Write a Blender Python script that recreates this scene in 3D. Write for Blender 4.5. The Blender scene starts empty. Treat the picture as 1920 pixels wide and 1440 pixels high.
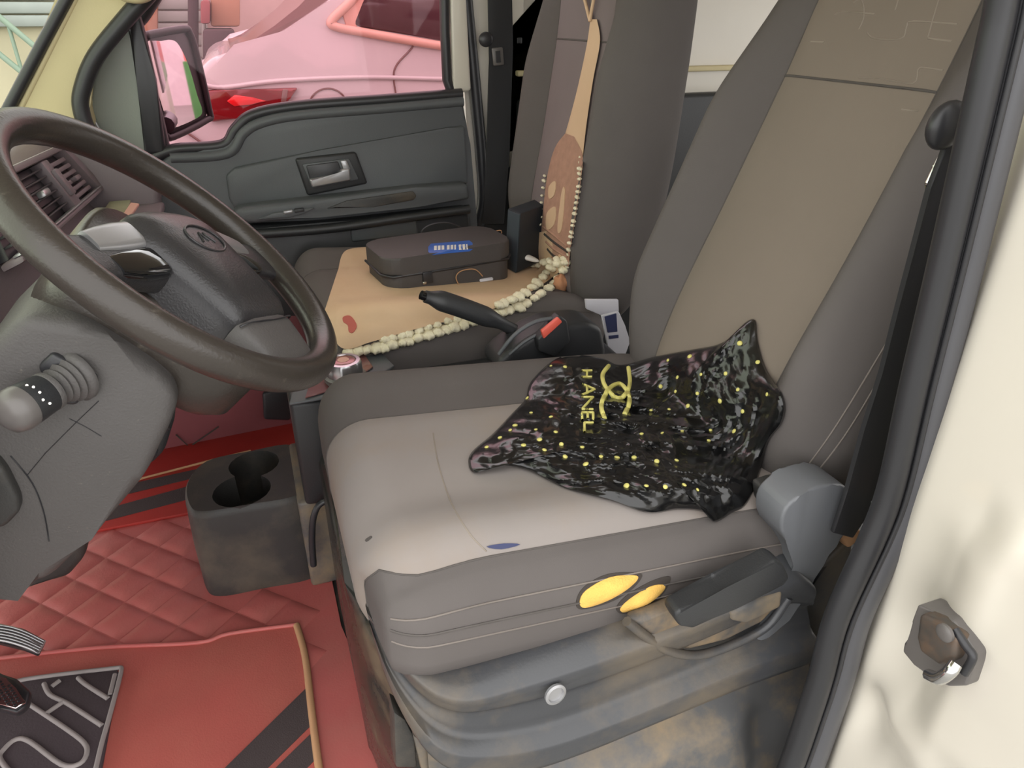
import bpy, bmesh, math, random
from mathutils import Vector, Matrix, noise
from mathutils.bvhtree import BVHTree
random.seed(7)
SC = bpy.context.scene
COL = SC.collection
V = Vector

# ------------------------------------------------------------------ camera
FPX = 1331.0
CAM = V((0, 0, 1.0))
_y, _p = math.radians(20), math.radians(27.6)
FW = V((math.sin(_y)*math.cos(_p), math.cos(_y)*math.cos(_p), -math.sin(_p)))
RT = V((math.cos(_y), -math.sin(_y), 0))
UP = RT.cross(FW)
cd = bpy.data.cameras.new('camera'); cam = bpy.data.objects.new('camera', cd); COL.objects.link(cam)
cd.sensor_width = 36; cd.lens = FPX/1920*36; cd.clip_start = .02; cd.clip_end = 100
cam.matrix_world = Matrix((( RT.x, UP.x, -FW.x, CAM.x), (RT.y, UP.y, -FW.y, CAM.y), (RT.z, UP.z, -FW.z, CAM.z), (0, 0, 0, 1)))
SC.camera = cam
# ------------------------------------------------------------------ light
w = bpy.data.worlds.new('sky'); SC.world = w; w.use_nodes = True
bg = w.node_tree.nodes['Background']
bg.inputs[0].default_value = (1.0, .988, .972, 1); bg.inputs[1].default_value = 2.0
SC.view_settings.view_transform = 'Standard'; SC.view_settings.look = 'None'
SC.view_settings.gamma = 1; SC.view_settings.exposure = 0.5
SC.view_settings.use_curve_mapping = False

# ------------------------------------------------------------------ helpers
def ray(u, v): return RT*((u-960)/FPX)+UP*((720-v)/FPX)+FW
def at(u, v, ax, val):                      # the point of a real plane (x, y or z = val) seen at a photo pixel
    d = ray(u, v); i = 'xyz'.index(ax); return CAM+d*((val-CAM[i])/d[i])
def lin(c):
    c = c/255; return c/12.92 if c <= .04045 else ((c+.055)/1.055)**2.4
def L3(c): return (lin(c[0]), lin(c[1]), lin(c[2]), 1)
def M(name, col, rough=.5, metal=0., var=.06, vscale=9, dirt=None, dscale=7, dth=.55, dsoft=.12, damt=1., bump=.0, bscale=300, spec=.5, coat=0., weave=0, emis=None):
    m = bpy.data.materials.new(name); m.use_nodes = True; nt = m.node_tree; N = nt.nodes; K = nt.links
    b = N['Principled BSDF']; b.inputs['Roughness'].default_value = rough; b.inputs['Metallic'].default_value = metal
    b.inputs['Specular IOR Level'].default_value = spec; b.inputs['Coat Weight'].default_value = coat
    tc = N.new('ShaderNodeTexCoord'); o = tc.outputs['Object']
    n1 = N.new('ShaderNodeTexNoise'); n1.inputs['Scale'].default_value = vscale; n1.inputs['Detail'].default_value = 5; K.new(o, n1.inputs['Vector'])
    mx = N.new('ShaderNodeMix'); mx.data_type = 'RGBA'
    a = L3(col); mx.inputs[6].default_value = tuple(min(1, x*(1-var*2)) for x in a[:3])+(1,); mx.inputs[7].default_value = tuple(min(1, x*(1+var*2)) for x in a[:3])+(1,)
    K.new(n1.outputs['Fac'], mx.inputs[0]); out = mx.outputs[2]
    if dirt:
        n2 = N.new('ShaderNodeTexNoise'); n2.inputs['Scale'].default_value = dscale; n2.inputs['Detail'].default_value = 8; n2.inputs['Roughness'].default_value = .65; K.new(o, n2.inputs['Vector'])
        mr = N.new('ShaderNodeMapRange'); mr.inputs[1].default_value = dth-dsoft; mr.inputs[2].default_value = dth+dsoft; mr.inputs[4].default_value = damt; K.new(n2.outputs['Fac'], mr.inputs[0])
        m2 = N.new('ShaderNodeMix'); m2.data_type = 'RGBA'; K.new(mr.outputs[0], m2.inputs[0]); K.new(out, m2.inputs[6]); m2.inputs[7].default_value = L3(dirt); out = m2.outputs[2]
        rr = N.new('ShaderNodeMapRange'); rr.inputs[3].default_value = rough; rr.inputs[4].default_value = max(rough, .75); K.new(mr.outputs[0], rr.inputs[0]); K.new(rr.outputs[0], b.inputs['Roughness'])
    K.new(out, b.inputs['Base Color'])
    if weave:
        wv = N.new('ShaderNodeTexChecker'); wv.inputs['Scale'].default_value = weave; K.new(o, wv.inputs['Vector'])
        nb = wv.outputs['Fac']
    else:
        n3 = N.new('ShaderNodeTexNoise'); n3.inputs['Scale'].default_value = bscale; n3.inputs['Detail'].default_value = 3; K.new(o, n3.inputs['Vector']); nb = n3.outputs['Fac']
    if bump:
        bp = N.new('ShaderNodeBump'); bp.inputs['Strength'].default_value = bump; bp.inputs['Distance'].default_value = .002; K.new(nb, bp.inputs['Height']); K.new(bp.outputs[0], b.inputs['Normal'])
    if emis: b.inputs['Emission Color'].default_value = L3(emis[:3]); b.inputs['Emission Strength'].default_value = emis[3]
    return m
def glass(name, tint, refl=.08):
    m = bpy.data.materials.new(name); m.use_nodes = True; nt = m.node_tree; N = nt.nodes; K = nt.links
    N.remove(N['Principled BSDF']); t = N.new('ShaderNodeBsdfTransparent'); t.inputs[0].default_value = L3(tint)
    g = N.new('ShaderNodeBsdfGlossy'); g.inputs['Roughness'].default_value = .03; g.inputs[0].default_value = (1, 1, 1, 1)
    s = N.new('ShaderNodeMixShader'); s.inputs[0].default_value = refl
    K.new(t.outputs[0], s.inputs[1]); K.new(g.outputs[0], s.inputs[2]); K.new(s.outputs[0], N['Material Output'].inputs[0]); return m

def obj(name, me, mat, parent=None):
    o = bpy.data.objects.new(name, me); COL.objects.link(o)
    if mat and not me.materials: me.materials.append(mat)
    if parent:
        o.parent = parent
        if parent.type == 'EMPTY': o.matrix_parent_inverse = Matrix.Translation(-parent.location)
    return o
def mk(name, vs, fs, mat, parent=None, smooth=40):
    me = bpy.data.meshes.new(name); me.from_pydata([tuple(v) for v in vs], [], fs); me.update()
    bm = bmesh.new(); bm.from_mesh(me); bmesh.ops.recalc_face_normals(bm, faces=bm.faces); bm.to_mesh(me); bm.free()
    fin(me, smooth); return obj(name, me, mat, parent)
def fin(me, smooth):
    if smooth:
        me.polygons.foreach_set('use_smooth', [True]*len(me.polygons)); me.set_sharp_from_angle(angle=math.radians(smooth))
def frombm(name, bm, mat, parent=None, smooth=40):
    bmesh.ops.recalc_face_normals(bm, faces=bm.faces)
    me = bpy.data.meshes.new(name); bm.to_mesh(me); bm.free(); fin(me, smooth); return obj(name, me, mat, parent)
def tag(o, label, cat, group=None, kind=None):
    o['label'] = label; o['category'] = cat
    if group: o['group'] = group
    if kind: o['kind'] = kind
    return o
def thing(name, label, cat, loc=(0, 0, 0), group=None, kind=None):
    o = bpy.data.objects.new(name, None); COL.objects.link(o); o.location = loc; o.empty_display_size = .05
    return tag(o, label, cat, group, kind)
def cr(pts, n=6, closed=False):             # Catmull-Rom resample
    out = []; m = len(pts)
    for i in range(m if closed else m-1):
        g = lambda k: pts[k % m] if closed else pts[max(0, min(m-1, k))]
        a, b, c, d = V(g(i-1)), V(g(i)), V(g(i+1)), V(g(i+2))
        for j in range(n):
            t = j/n; out.append(.5*((2*b)+(c-a)*t+(2*a-5*b+4*c-d)*t*t+(3*b-a-3*c+d)*t**3))
    if not closed: out.append(V(pts[-1]))
    return out
def slab(name, pts, ext, mat, parent=None, bevel=.004, seg=3, smooth=40, scale2=1.):
    bm = bmesh.new(); pts = [V(p) for p in pts]; c = sum(pts, V((0, 0, 0)))/len(pts); ext = V(ext)
    a = [bm.verts.new(p) for p in pts]; b = [bm.verts.new(c+(p-c)*scale2+ext) for p in pts]
    bm.faces.new(a); bm.faces.new(b[::-1]); n = len(a)
    for i in range(n): bm.faces.new((a[i], b[i], b[(i+1) % n], a[(i+1) % n]))
    if bevel: bmesh.ops.bevel(bm, geom=list(bm.edges), offset=bevel, segments=seg, profile=.5, affect='EDGES', clamp_overlap=True)
    return frombm(name, bm, mat, parent, smooth)
def pslab(name, pix, ax, val, depth, mat, parent=None, bevel=.004, seg=3, sm=0, scale2=1.):
    pts = [at(u, v, ax, val) for u, v in pix]
    if sm: pts = cr(pts, sm, True)
    e = [0, 0, 0]; e['xyz'.index(ax)] = depth
    return slab(name, pts, e, mat, parent, bevel, seg, 40, scale2)
def box(name, c, s, mat, parent=None, bevel=.004, seg=3, rot=None):
    bm = bmesh.new(); bmesh.ops.create_cube(bm, size=1); bmesh.ops.scale(bm, vec=s, verts=bm.verts)
    if bevel: bmesh.ops.bevel(bm, geom=list(bm.edges), offset=bevel, segments=seg, profile=.5, affect='EDGES', clamp_overlap=True)
    if rot: bmesh.ops.rotate(bm, matrix=rot, cent=(0, 0, 0), verts=bm.verts)
    bmesh.ops.translate(bm, vec=c, verts=bm.verts); return frombm(name, bm, mat, parent)
def tube(name, pts, r, mat, parent=None, n=10, closed=False, flat=1., up=None, smooth=60):
    pts = [V(p) for p in pts]; m = len(pts); vs = []; fs = []; prev = None
    for i, p in enumerate(pts):
        t = (pts[(i+1) % m]-pts[i-1]) if closed else (pts[min(i+1, m-1)]-pts[max(i-1, 0)])
        t.normalize()
        if up is not None: a = V(up)-t*t.dot(V(up))
        elif prev is None:
            a = t.orthogonal()
        else: a = prev-t*t.dot(prev)
        a.normalize(); prev = a; b = t.cross(a); rr = r(i/(m-1)) if callable(r) else r
        for k in range(n):
            q = 2*math.pi*k/n; vs.append(p+a*math.cos(q)*rr*flat+b*math.sin(q)*rr)
    for i in range(m if closed else m-1):
        for k in range(n):
            i2 = (i+1) % m; fs.append((i*n+k, i*n+(k+1) % n, i2*n+(k+1) % n, i2*n+k))
    if not closed: fs.append(tuple(range(n))); fs.append(tuple(range((m-1)*n, m*n)))
    return mk(name, vs, fs, mat, parent, smooth)
def sweep(name, path, prof, side, mat, parent=None, smooth=35):   # prof: list of (s along side(t), h along normal) ; closed profile
    vs = []; fs = []; m = len(path); n = len(prof)
    for i, p in enumerate(path):
        t = (path[min(i+1, m-1)]-path[max(i-1, 0)]).normalized(); nn = V(side); nn = (nn-t*t.dot(nn)).normalized(); s = t.cross(nn)
        for a, b in prof: vs.append(p+s*a+nn*b)
    for i in range(m-1):
        for k in range(n): fs.append((i*n+k, i*n+(k+1) % n, (i+1)*n+(k+1) % n, (i+1)*n+k))
    fs.append(tuple(range(n))); fs.append(tuple(range((m-1)*n, m*n))); return mk(name, vs, fs, mat, parent, smooth)
def lathe(name, prof, c, axis, mat, parent=None, n=32, smooth=40):  # prof (r,h) along axis
    ax = V(axis).normalized(); a = ax.orthogonal().normalized(); b = ax.cross(a); vs = []; fs = []
    for r, h in prof:
        for k in range(n): q = 2*math.pi*k/n; vs.append(V(c)+ax*h+(a*math.cos(q)+b*math.sin(q))*r)
    for i in range(len(prof)-1):
        for k in range(n): fs.append((i*n+k, i*n+(k+1) % n, (i+1)*n+(k+1) % n, (i+1)*n+k))
    fs.append(tuple(range(n))); fs.append(tuple(range((len(prof)-1)*n, len(prof)*n))); return mk(name, vs, fs, mat, parent, smooth)
def blob(name, c, s, mat, parent=None, rot=None, n=3, rough=0, fs=30):
    bm = bmesh.new(); bmesh.ops.create_icosphere(bm, subdivisions=n, radius=1)
    for v in bm.verts:
        if rough: v.co *= 1+rough*noise.noise(v.co*fs/10+V(c)*7)
        v.co = V((v.co.x*s[0], v.co.y*s[1], v.co.z*s[2]))
    if rot: bmesh.ops.rotate(bm, matrix=rot, cent=(0, 0, 0), verts=bm.verts)
    bmesh.ops.translate(bm, vec=c, verts=bm.verts); return frombm(name, bm, mat, parent, 180)
def bvh(objs):
    vs = []; ps = []
    for o in objs:
        k = len(vs); vs += [v.co.copy() for v in o.data.vertices]; ps += [[i+k for i in p.vertices] for p in o.data.polygons]
    return BVHTree.FromPolygons(vs, ps)
def hit(B, u, v, off=0.):
    d = ray(u, v).normalized(); h = B.ray_cast(CAM, d)
    if h[0] is None: return None
    n = h[1] if h[1].dot(d) < 0 else -h[1]; return h[0]+n*off
def line_on(name, pix, B, r, mat, parent, n=4, off=0., flat=.6):
    pts = [hit(B, p.x, p.y, off) for p in cr([(a, b, 0) for a, b in pix], n)]
    pts = [p for p in pts if p]
    return tube(name, pts, r, mat, parent, 6)
def decal(name, pix, B, mat, parent, th=.002, rings=5, sm=5, bulge=0.):   # a patch lying on a surface
    o = cr([(a, b, 0) for a, b in pix], sm, True) if sm else [V((a, b, 0)) for a, b in pix]
    c = sum(o, V((0, 0, 0)))/len(o); n = len(o); vs = []; fs = []
    for r in range(rings+1):
        k = r/rings
        for p in o:
            q = c+(p-c)*max(k, .01); h = hit(B, q.x, q.y, th+bulge*(1-k*k)) or at(q.x, q.y, 'z', .45); vs.append(h)
    for r in range(rings):
        for i in range(n): fs.append((r*n+i, r*n+(i+1) % n, (r+1)*n+(i+1) % n, (r+1)*n+i))
    fs.append(tuple(range(n)))
    k = len(vs)
    for i in range(n):
        p = o[i]; h = hit(B, p.x, p.y, -.001); vs.append(h or vs[rings*n+i]-V((0, 0, .002)))
    for i in range(n): fs.append((rings*n+i, rings*n+(i+1) % n, k+(i+1) % n, k+i))
    return mk(name, vs, fs, mat, parent, 50)
def sst(a, b, x):
    t = max(0, min(1, (x-a)/(b-a))); return t*t*(3-2*t)
def gb(x, c, s): return math.exp(-((x-c)/s)**2)

# ------------------------------------------------------------------ materials
m_cream = M('cream_paint', (212, 206, 194), .32, var=.02, coat=.3, dirt=(190, 165, 125), dscale=3, dth=.72, dsoft=.12, damt=.5)
m_creamtrim = M('cream_trim', (208, 195, 154), .6, var=.03, bump=.1)
m_creamwall = M('cream_lining', (214, 202, 180), .6, var=.03)
m_black = M('black_plastic', (44, 45, 47), .45, var=.1, bump=.15, bscale=500)
m_blackd = M('black_dusty_plastic', (52, 51, 50), .5, var=.12, bump=.2, bscale=500, dirt=(118, 106, 90), dscale=6, dth=.62, dsoft=.16, damt=.6)
m_rubber = M('black_rubber', (46, 46, 49), .36, var=.06)
m_door = M('door_plastic', (84, 87, 90), .5, var=.06, bump=.2, bscale=600)
m_wheel = M('wheel_leather', (56, 51, 47), .29, var=.12, vscale=14, bump=.15, bscale=320, dirt=(120, 112, 100), dscale=60, dth=.72, dsoft=.1, damt=.5)
m_pad = M('pad_plastic', (50, 49, 51), .33, var=.08, bump=.25, bscale=420)
m_shroud = M('shroud_plastic', (82, 79, 78), .55, var=.08, bump=.3, bscale=420, dirt=(140, 132, 120), dscale=160, dth=.72, dsoft=.06, damt=.5)
m_dash = M('dash_plastic', (118, 107, 111), .45, var=.05, bump=.15, bscale=500)
m_silver = M('silver_plastic', (168, 168, 170), .3, metal=.6, var=.02)
m_gloss = M('piano_black', (16, 17, 20), .06, var=.0, coat=1.)
m_chrome = M('chrome', (205, 205, 205), .15, metal=1., var=.02)
m_knob = M('knurled_metal', (185, 185, 188), .28, metal=.9, var=.03)
m_fabd = M('dark_seat_fabric', (96, 91, 89), .85, var=.05, bump=.35, weave=900, spec=.2)
m_fabl = M('light_seat_fabric', (144, 137, 133), .85, var=.05, vscale=6, bump=.2, weave=1100, spec=.2, dirt=(150, 130, 108), dscale=4, dth=.62, dsoft=.15, damt=.5)
m_fabb = M('shaded_seat_fabric', (127, 117, 107), .85, var=.04, vscale=6, bump=.2, weave=1100, spec=.2)  # cushion insert cloth again, with the backrest's shade put into the colour
m_seam = M('stitch_thread', (118, 110, 104), .8, var=.03)
m_seamd = M('dark_seam_thread', (84, 79, 76), .85, var=.03)  # darker thread for seam cords and the middle stitch row
m_emboss = M('embossed_line', (140, 130, 119), .8, var=.03)
m_foam = M('yellow_foam', (226, 180, 92), .9, var=.12, vscale=60, bump=.6, bscale=500)
m_torn = M('torn_edge', (60, 54, 50), .9, var=.1)
m_base = M('seat_base_plastic', (64, 65, 68), .3, var=.08, bump=.08, dirt=(128, 112, 88), dscale=5, dth=.6, dsoft=.15, damt=.75)
m_dirty = M('dirty_metal', (84, 84, 85), .38, var=.12, dirt=(142, 124, 98), dscale=11, dth=.55, dsoft=.14, damt=.95)
m_olive = M('dark_metal_cover', (46, 48, 45), .26, var=.15, dirt=(124, 108, 86), dscale=7, dth=.64, dsoft=.1, damt=.7)
m_red = M('red_mat', (176, 86, 78), .6, var=.08, bump=.25, bscale=350, dirt=(176, 110, 92), dscale=4, dth=.6, dsoft=.2, damt=.5)
m_quilt = M('red_quilt', (190, 98, 94), .45, var=.08, bump=.15, bscale=300, dirt=(178, 124, 112), dscale=5, dth=.62, dsoft=.2, damt=.5)
m_stripe = M('dark_mat_stripe', (66, 56, 56), .8, var=.12, bump=.4, bscale=500)
m_heel = M('heel_pad', (66, 56, 60), .75, var=.1, bump=.3)
m_ridge = M('heel_ridge', (146, 138, 136), .7, var=.15)
m_piping = M('tan_piping', (186, 142, 104), .7, var=.1)
m_tan = M('tan_cloth', (208, 178, 146), .9, var=.05, bump=.4, weave=700, dirt=(196, 158, 120), dscale=6, dth=.66, dsoft=.15, damt=.5)
m_lace = M('lace', (236, 222, 194), .9, var=.15, vscale=120, bump=.6, bscale=600)
m_pinkk = M('rose_brocade', (170, 132, 112), .9, var=.12, vscale=60, bump=.6, bscale=400)
m_red2 = M('red_stain', (176, 92, 80), .8, var=.02)
m_case = M('case_shell', (72, 68, 67), .6, var=.06, bump=.2, bscale=700)
m_blue = M('blue_label', (52, 96, 178), .4, var=.05)
m_white = M('white_plastic', (228, 226, 220), .4, var=.02)
m_paper = M('paper', (205, 203, 210), .7, var=.03)
m_navy = M('navy_print', (48, 54, 90), .6, var=.05)
m_redb = M('red_button', (220, 96, 80), .4, var=.03)
m_bag = M('black_film', (16, 16, 17), .24, var=.2, bump=.22, bscale=110, coat=.3)
m_gold = M('gold_print', (212, 204, 118), .45, var=.08)
m_carw = M('white_car_paint', (194, 187, 187), .25, var=.01, coat=.5)
m_carg = M('car_dark_glass', (74, 48, 52), .1, var=.05)
m_tail = M('tail_lens', (118, 16, 22), .12, var=.2, vscale=6, coat=.6)
m_brown = M('brown_glass', (120, 92, 88), .2, var=.05)
m_conc = M('concrete', (150, 148, 142), .85, var=.08, vscale=2)
m_wallo = M('beige_wall', (186, 180, 150), .85, var=.05, vscale=2)
m_shut = M('grey_shutter', (150, 158, 150), .6, var=.04)
m_green = M('green_ladder', (132, 152, 132), .6, var=.04)
m_crate = M('tan_crate', (160, 124, 100), .8, var=.1)
m_dark = M('dark_clutter', (70, 56, 58), .7, var=.2, vscale=5)
m_belt = M('belt_webbing', (34, 34, 37), .6, var=.05, bump=.4, weave=1400)
m_gvan = M('sail_grey', (142, 148, 140), .55, var=.04, bump=.15)
m_mirror = M('mirror_glass', (235, 235, 240), .02, metal=1., var=0)
m_grass = M('green_mat', (84, 150, 84), .9, var=.1)
m_card = M('green_grey_card', (150, 150, 122), .6, var=.15, vscale=25)
m_pinkcard = M('pink_card', (206, 158, 142), .6, var=.05)
m_hub = M('tip_grey', (98, 94, 92), .35, var=.12, vscale=25)
m_orange = M('orange_tag', (212, 168, 152), .5, var=.05)
g_pink = glass('pink_tinted_glass', (249, 224, 230), .012)
g_wind = glass('windscreen_glass', (244, 249, 238), .012)

# ================================================================== SETTING
def struct(o, label, cat='structure'): o['label'] = label; o['category'] = cat; o['kind'] = 'structure'; return o
# outdoors
struct(box('ground', (2, 6, -.66), (40, 30, .1), m_conc, bevel=0), 'grey concrete yard ground outside the van', 'ground')
struct(box('wall_yard', (-4.6, 7.2, 1.2), (7.6, .2, 3.7), m_wallo, bevel=0), 'beige yard wall seen through the windscreen', 'wall')
struct(box('wall_workshop', (6.2, 7.4, 1.2), (14.0, .2, 3.7), M('workshop_wall', (186, 168, 160), .8), bevel=0), 'grey workshop wall beyond the parked white car', 'wall')
# van shell
struct(box('floor', (.6, 1.14, -.03), (3.4, 1.36, .05), m_blackd, bevel=.005), 'dark van floor pan under the mats', 'floor')
struct(box('ceiling', (.95, 1.16, 1.40), (2.9, 1.40, .05), m_creamwall, bevel=.02), 'cream van roof lining overhead', 'ceiling')
wr = struct(box('wall_right', (1.52, 1.905, .62), (1.76, .07, 1.5), m_cream, bevel=.01), 'cream inner side wall of the van behind the front seats', 'wall')
box('wall_ledge', (1.54, 1.862, .862), (1.7, .03, .014), m_creamtrim, wr, .004)
box('outer_rear_glass', (1.55, 1.942, .98), (1.3, .01, .42), m_carg, wr, .004)
box('lower_lining', (1.54, 1.85, .40), (1.7, .05, .80), m_black, wr, .012)
wl = struct(box('wall_left', (1.56, .47, .30), (1.7, .06, .96), m_cream, bevel=.01), 'cream near side wall of the van behind the door post', 'wall')
struct(box('trim_1', (1.56, .47, 1.32), (1.7, .06, .12), m_cream, bevel=.01), 'cream roof rail above the near side', 'trim')

# ---- far side windscreen post, windscreen
ap = struct(pslab('trim_2', [(185, -190), (128, -60), (18, 205), (-20, 290), (70, 290), (160, 260), (175, 235), (158, 190), (160, 130), (185, 85), (240, 10), (290, -60), (360, -190)], 'y', 1.74, .07, m_creamtrim, None, .012, 3), 'yellowish cream windscreen post trim beside the far door', 'pillar')
tube('seam_groove', [at(u, v, 'y', 1.742) for u, v in ((150, -20), (100, 80), (40, 200))], .006, m_creamtrim, ap, 8)
tube('glass_edge_seal', [at(u, v, 'y', 1.735) for u, v in ((205, -190), (140, -30), (75, 90), (15, 205), (-30, 290))], .011, m_rubber, ap, 8)
tube('door_seal', cr([at(u, v, 'y', 1.74) for u, v in ((390, -190), (300, -40), (240, 30), (180, 105), (155, 165), (152, 205), (170, 250), (215, 285))], 6), .016, m_rubber, ap, 10)
struct(slab('window_1', [(-.22, .50, 1.36), (-.22, 1.78, 1.36), (-.80, 1.80, .74), (-.80, .46, .74)], (.006, 0, .006), g_wind, None, 0), 'windscreen glass at the front of the van', 'window')
gh = tag(pslab('grab_handle', [(205, -30), (222, 2), (262, 9), (290, -4), (300, -40)], 'y', 1.68, .05, m_creamtrim, None, .012, 4), 'cream grab handle at the top of the windscreen post', 'handle')

# ---- far door
YD = 1.80
d1 = thing('door_1', 'dark grey plastic trimmed passenger door with pink tinted window', 'door', (.2, 1.86, .1), kind='structure')
body = pslab('door_panel', [(292, 312), (318, 288), (425, 281), (448, 245), (482, 222), (560, 207), (868, 182), (882, 270), (895, 420), (900, 520), (880, 640), (420, 640), (300, 520)], 'y', YD, .06, m_door, d1, .012, 4)
BD = bvh([body])
tube('window_sill', cr([at(u, v, 'y', YD+.012) for u, v in ((285, 296), (330, 280), (418, 272), (442, 242), (476, 215), (560, 199), (720, 187), (866, 176))], 6), .013, m_rubber, d1, 10)
tube('sill_roll', cr([at(u, v, 'y', YD+.004) for u, v in ((320, 296), (425, 288), (456, 250), (490, 230), (560, 216), (720, 203), (868, 190))], 6), .012, m_door, d1, 10)
pslab('inset_panel', cr and [(424, 330), (440, 315), (600, 282), (838, 240), (872, 236), (878, 345), (780, 352), (445, 398), (430, 375)], 'y', YD-.012, .03, m_door, d1, .006, 3)
# pull recess, bezel and handle
bz = pslab('handle_bezel', [(553, 298), (668, 285), (690, 345), (577, 368)], 'y', YD-.022, .02, m_black, d1, .006, 3)
pslab('bezel_frame', [(566, 308), (655, 297), (674, 337), (585, 354)], 'y', YD-.027, .02, m_door, bz, .004, 2)
pslab('pull_recess', [(574, 311), (634, 303), (646, 334), (584, 345)], 'y', YD-.031, .02, m_rubber, bz, .003, 2)
hd = pslab('door_pull', [(580, 337), (636, 327), (640, 318), (656, 316), (658, 338), (586, 352)], 'y', YD-.044, .016, m_silver, d1, .004, 3)
pslab('lock_lever', [(638, 302), (650, 300), (658, 318), (645, 321)], 'y', YD-.034, .02, m_silver, bz, .003, 2)
# armrest
ar = pslab('armrest', [(436, 400), (450, 390), (780, 352), (878, 345), (882, 375), (785, 388), (600, 408), (480, 420), (450, 416)], 'y', YD-.055, .07, m_door, d1, .014, 4)
pslab('switch_plate', [(482, 412), (512, 400), (590, 390), (570, 401), (545, 408)], 'y', YD-.062, .02, m_door, ar, .003, 2)
pslab('window_switch', [(531, 397), (549, 394), (549, 400), (533, 402)], 'y', YD-.068, .015, m_silver, ar, .002, 2)
pslab('window_switch', [(552, 393), (570, 391), (571, 397), (553, 400)], 'y', YD-.066, .015, m_black, ar, .002, 2)
pslab('grip_pocket', [(610, 392), (650, 376), (775, 358), (782, 368), (776, 376), (700, 388)], 'y', YD-.058, .02, m_blackd, ar, .004, 2)
pslab('lower_pocket', [(440, 425), (600, 418), (880, 388), (900, 520), (880, 600), (430, 600)], 'y', YD-.03, .05, m_black, d1, .015, 4)
pslab('speaker_grille', [(655, 418), (780, 402), (785, 440), (660, 455)], 'y', YD-.035, .02, m_door, d1, .006, 3)
tube('pocket_rim', cr([at(u, v, 'y', YD-.045) for u, v in ((460, 440), (620, 428), (760, 408), (880, 392))], 6), .012, m_black, d1, 8)
# frame, glass, sail panel
pslab('window_glass', [(248, 60), (300, -120), (828, -120), (836, 175), (480, 235), (440, 290), (312, 292)], 'y', YD+.05, .006, g_pink, d1, 0)
tube('front_channel', cr([at(u, v, 'y', YD+.03) for u, v in ((318, -60), (268, 20), (246, 55), (262, 120), (288, 210), (306, 290))], 6), .018, m_rubber, d1, 10)
tube('rear_channel', [at(u, v, 'y', YD+.03) for u, v in ((832, -60), (834, 60), (838, 150), (848, 178))], .012, m_rubber, d1, 10)
pslab('frame_post', [(843, -60), (872, -60), (884, 170), (850, 178)], 'y', YD+.02, .05, m_cream, d1, .006, 3)
sp = pslab('sail_panel', [(236, 50), (252, 78), (262, 180), (280, 290), (250, 285), (190, 255), (168, 205), (175, 150), (200, 95)], 'y', YD+.005, .03, m_gvan, d1, .006, 3)
tube('sail_edge', cr([at(u, v, 'y', YD) for u, v in ((238, 48), (205, 88), (180, 130), (167, 180), (172, 215), (195, 258))], 6), .0035, m_silver, sp, 8)
pslab('sail_post', [(238, 40), (262, 20), (292, 150), (312, 290), (270, 290), (258, 170)], 'y', YD+.0, .03, m_rubber, d1, .008, 3)
# far door post with seal
bp = struct(pslab('trim_3', [(862, -80), (1075, -80), (1060, 60), (1045, 200), (1010, 420), (930, 470), (890, 440), (880, 330), (870, 150)], 'y', 1.87, .06, m_cream, None, .008, 3), 'cream door post behind the passenger seat belt', 'pillar')
tube('post_seal', cr([at(u, v, 'y', 1.855) for u, v in ((868, -60), (880, 60), (893, 190), (903, 300), (906, 380), (890, 450), (886, 520))], 6), .016, m_rubber, bp, 10)
pslab('post_lining', [(905, 330), (1010, 300), (1010, 560), (880, 560)], 'y', 1.855, .03, m_black, bp, .01, 3)
box('bolt_hole', at(974, 76, 'y', 1.868), (.014, .004, .014), m_black, bp, .004)
struct(pslab('trim_5', [(560, 538), (640, 532), (640, 546), (560, 553)], 'y', 1.79, .02, m_cream, None, .004, 2), 'cream door sill strip beside the passenger seat', 'sill')
# ---- passenger seat belt
sb = thing('seat_belt', 'black seat belt hanging beside the passenger seat with steel tongue', 'seat belt', at(930, 380, 'y', 1.80))
pslab('belt_strap', [(914, -60), (960, -60), (962, 90), (955, 300), (945, 420), (905, 420), (912, 300), (918, 110)], 'y', 1.80, .006, m_belt, sb, .002, 2)
tg = pslab('belt_tongue', [(922, 90), (943, 88), (946, 122), (926, 124)], 'y', 1.790, .006, m_hub, sb, .003, 2)
pslab('tongue_slot', [(929, 96), (938, 95), (940, 117), (931, 118)], 'y', 1.788, .004, m_rubber, tg, .001, 1)
blob('belt_stop', at(911, 74, 'y', 1.795), (.018, .008, .017), m_rubber, sb)

# ---- near door post with weatherstrip and striker
XB = .585
def jamb(y, z):
    x = XB+.25*max(0, .40-y)*0
    x += .020*sst(.40, .44, y)
    x -= .024*sst(.345, .295, y)*sst(.64, .58, z)*(1-sst(.36, .30, z)*.6)
    x += .018*gb(y, .37, .035)*gb(z, .42, .07)
    x += .022*gb(y, .385, .03)*gb(z, .27, .05)
    x -= .018*gb(y, .34, .05)*gb(z, .31, .03)
    x -= .014*sst(.60, .55, z)*gb(y, .33, .03)*sst(.40, .47, z)
    return x
vs = []; fs = []; NY, NZ = 60, 130
for i in range(NZ+1):
    z = -.05+1.35*i/NZ
    for j in range(NY+1):
        y = .20+.26*j/NY; vs.append((jamb(y, z), y, z))
k = len(vs)
for i in range(NZ+1):
    for j in range(NY+1): vs.append((XB+.16, .20+.26*j/NY, vs[i*(NY+1)+j][2]))
for i in range(NZ):
    for j in range(NY):
        a = i*(NY+1)+j; fs.append((a, a+1, a+NY+2, a+NY+1)); fs.append((k+a, k+a+NY+1, k+a+NY+2, k+a+1))
for i in range(NZ):
    a = i*(NY+1); b = a+NY+1; fs.append((a, b, k+b, k+a)); a += NY; b += NY; fs.append((a, k+a, k+b, b))
pil = struct(mk('trim_4', vs, fs, m_cream, None, 60), 'cream painted door post in the right foreground with pressed recesses', 'pillar')
BP = bvh([pil])
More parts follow.
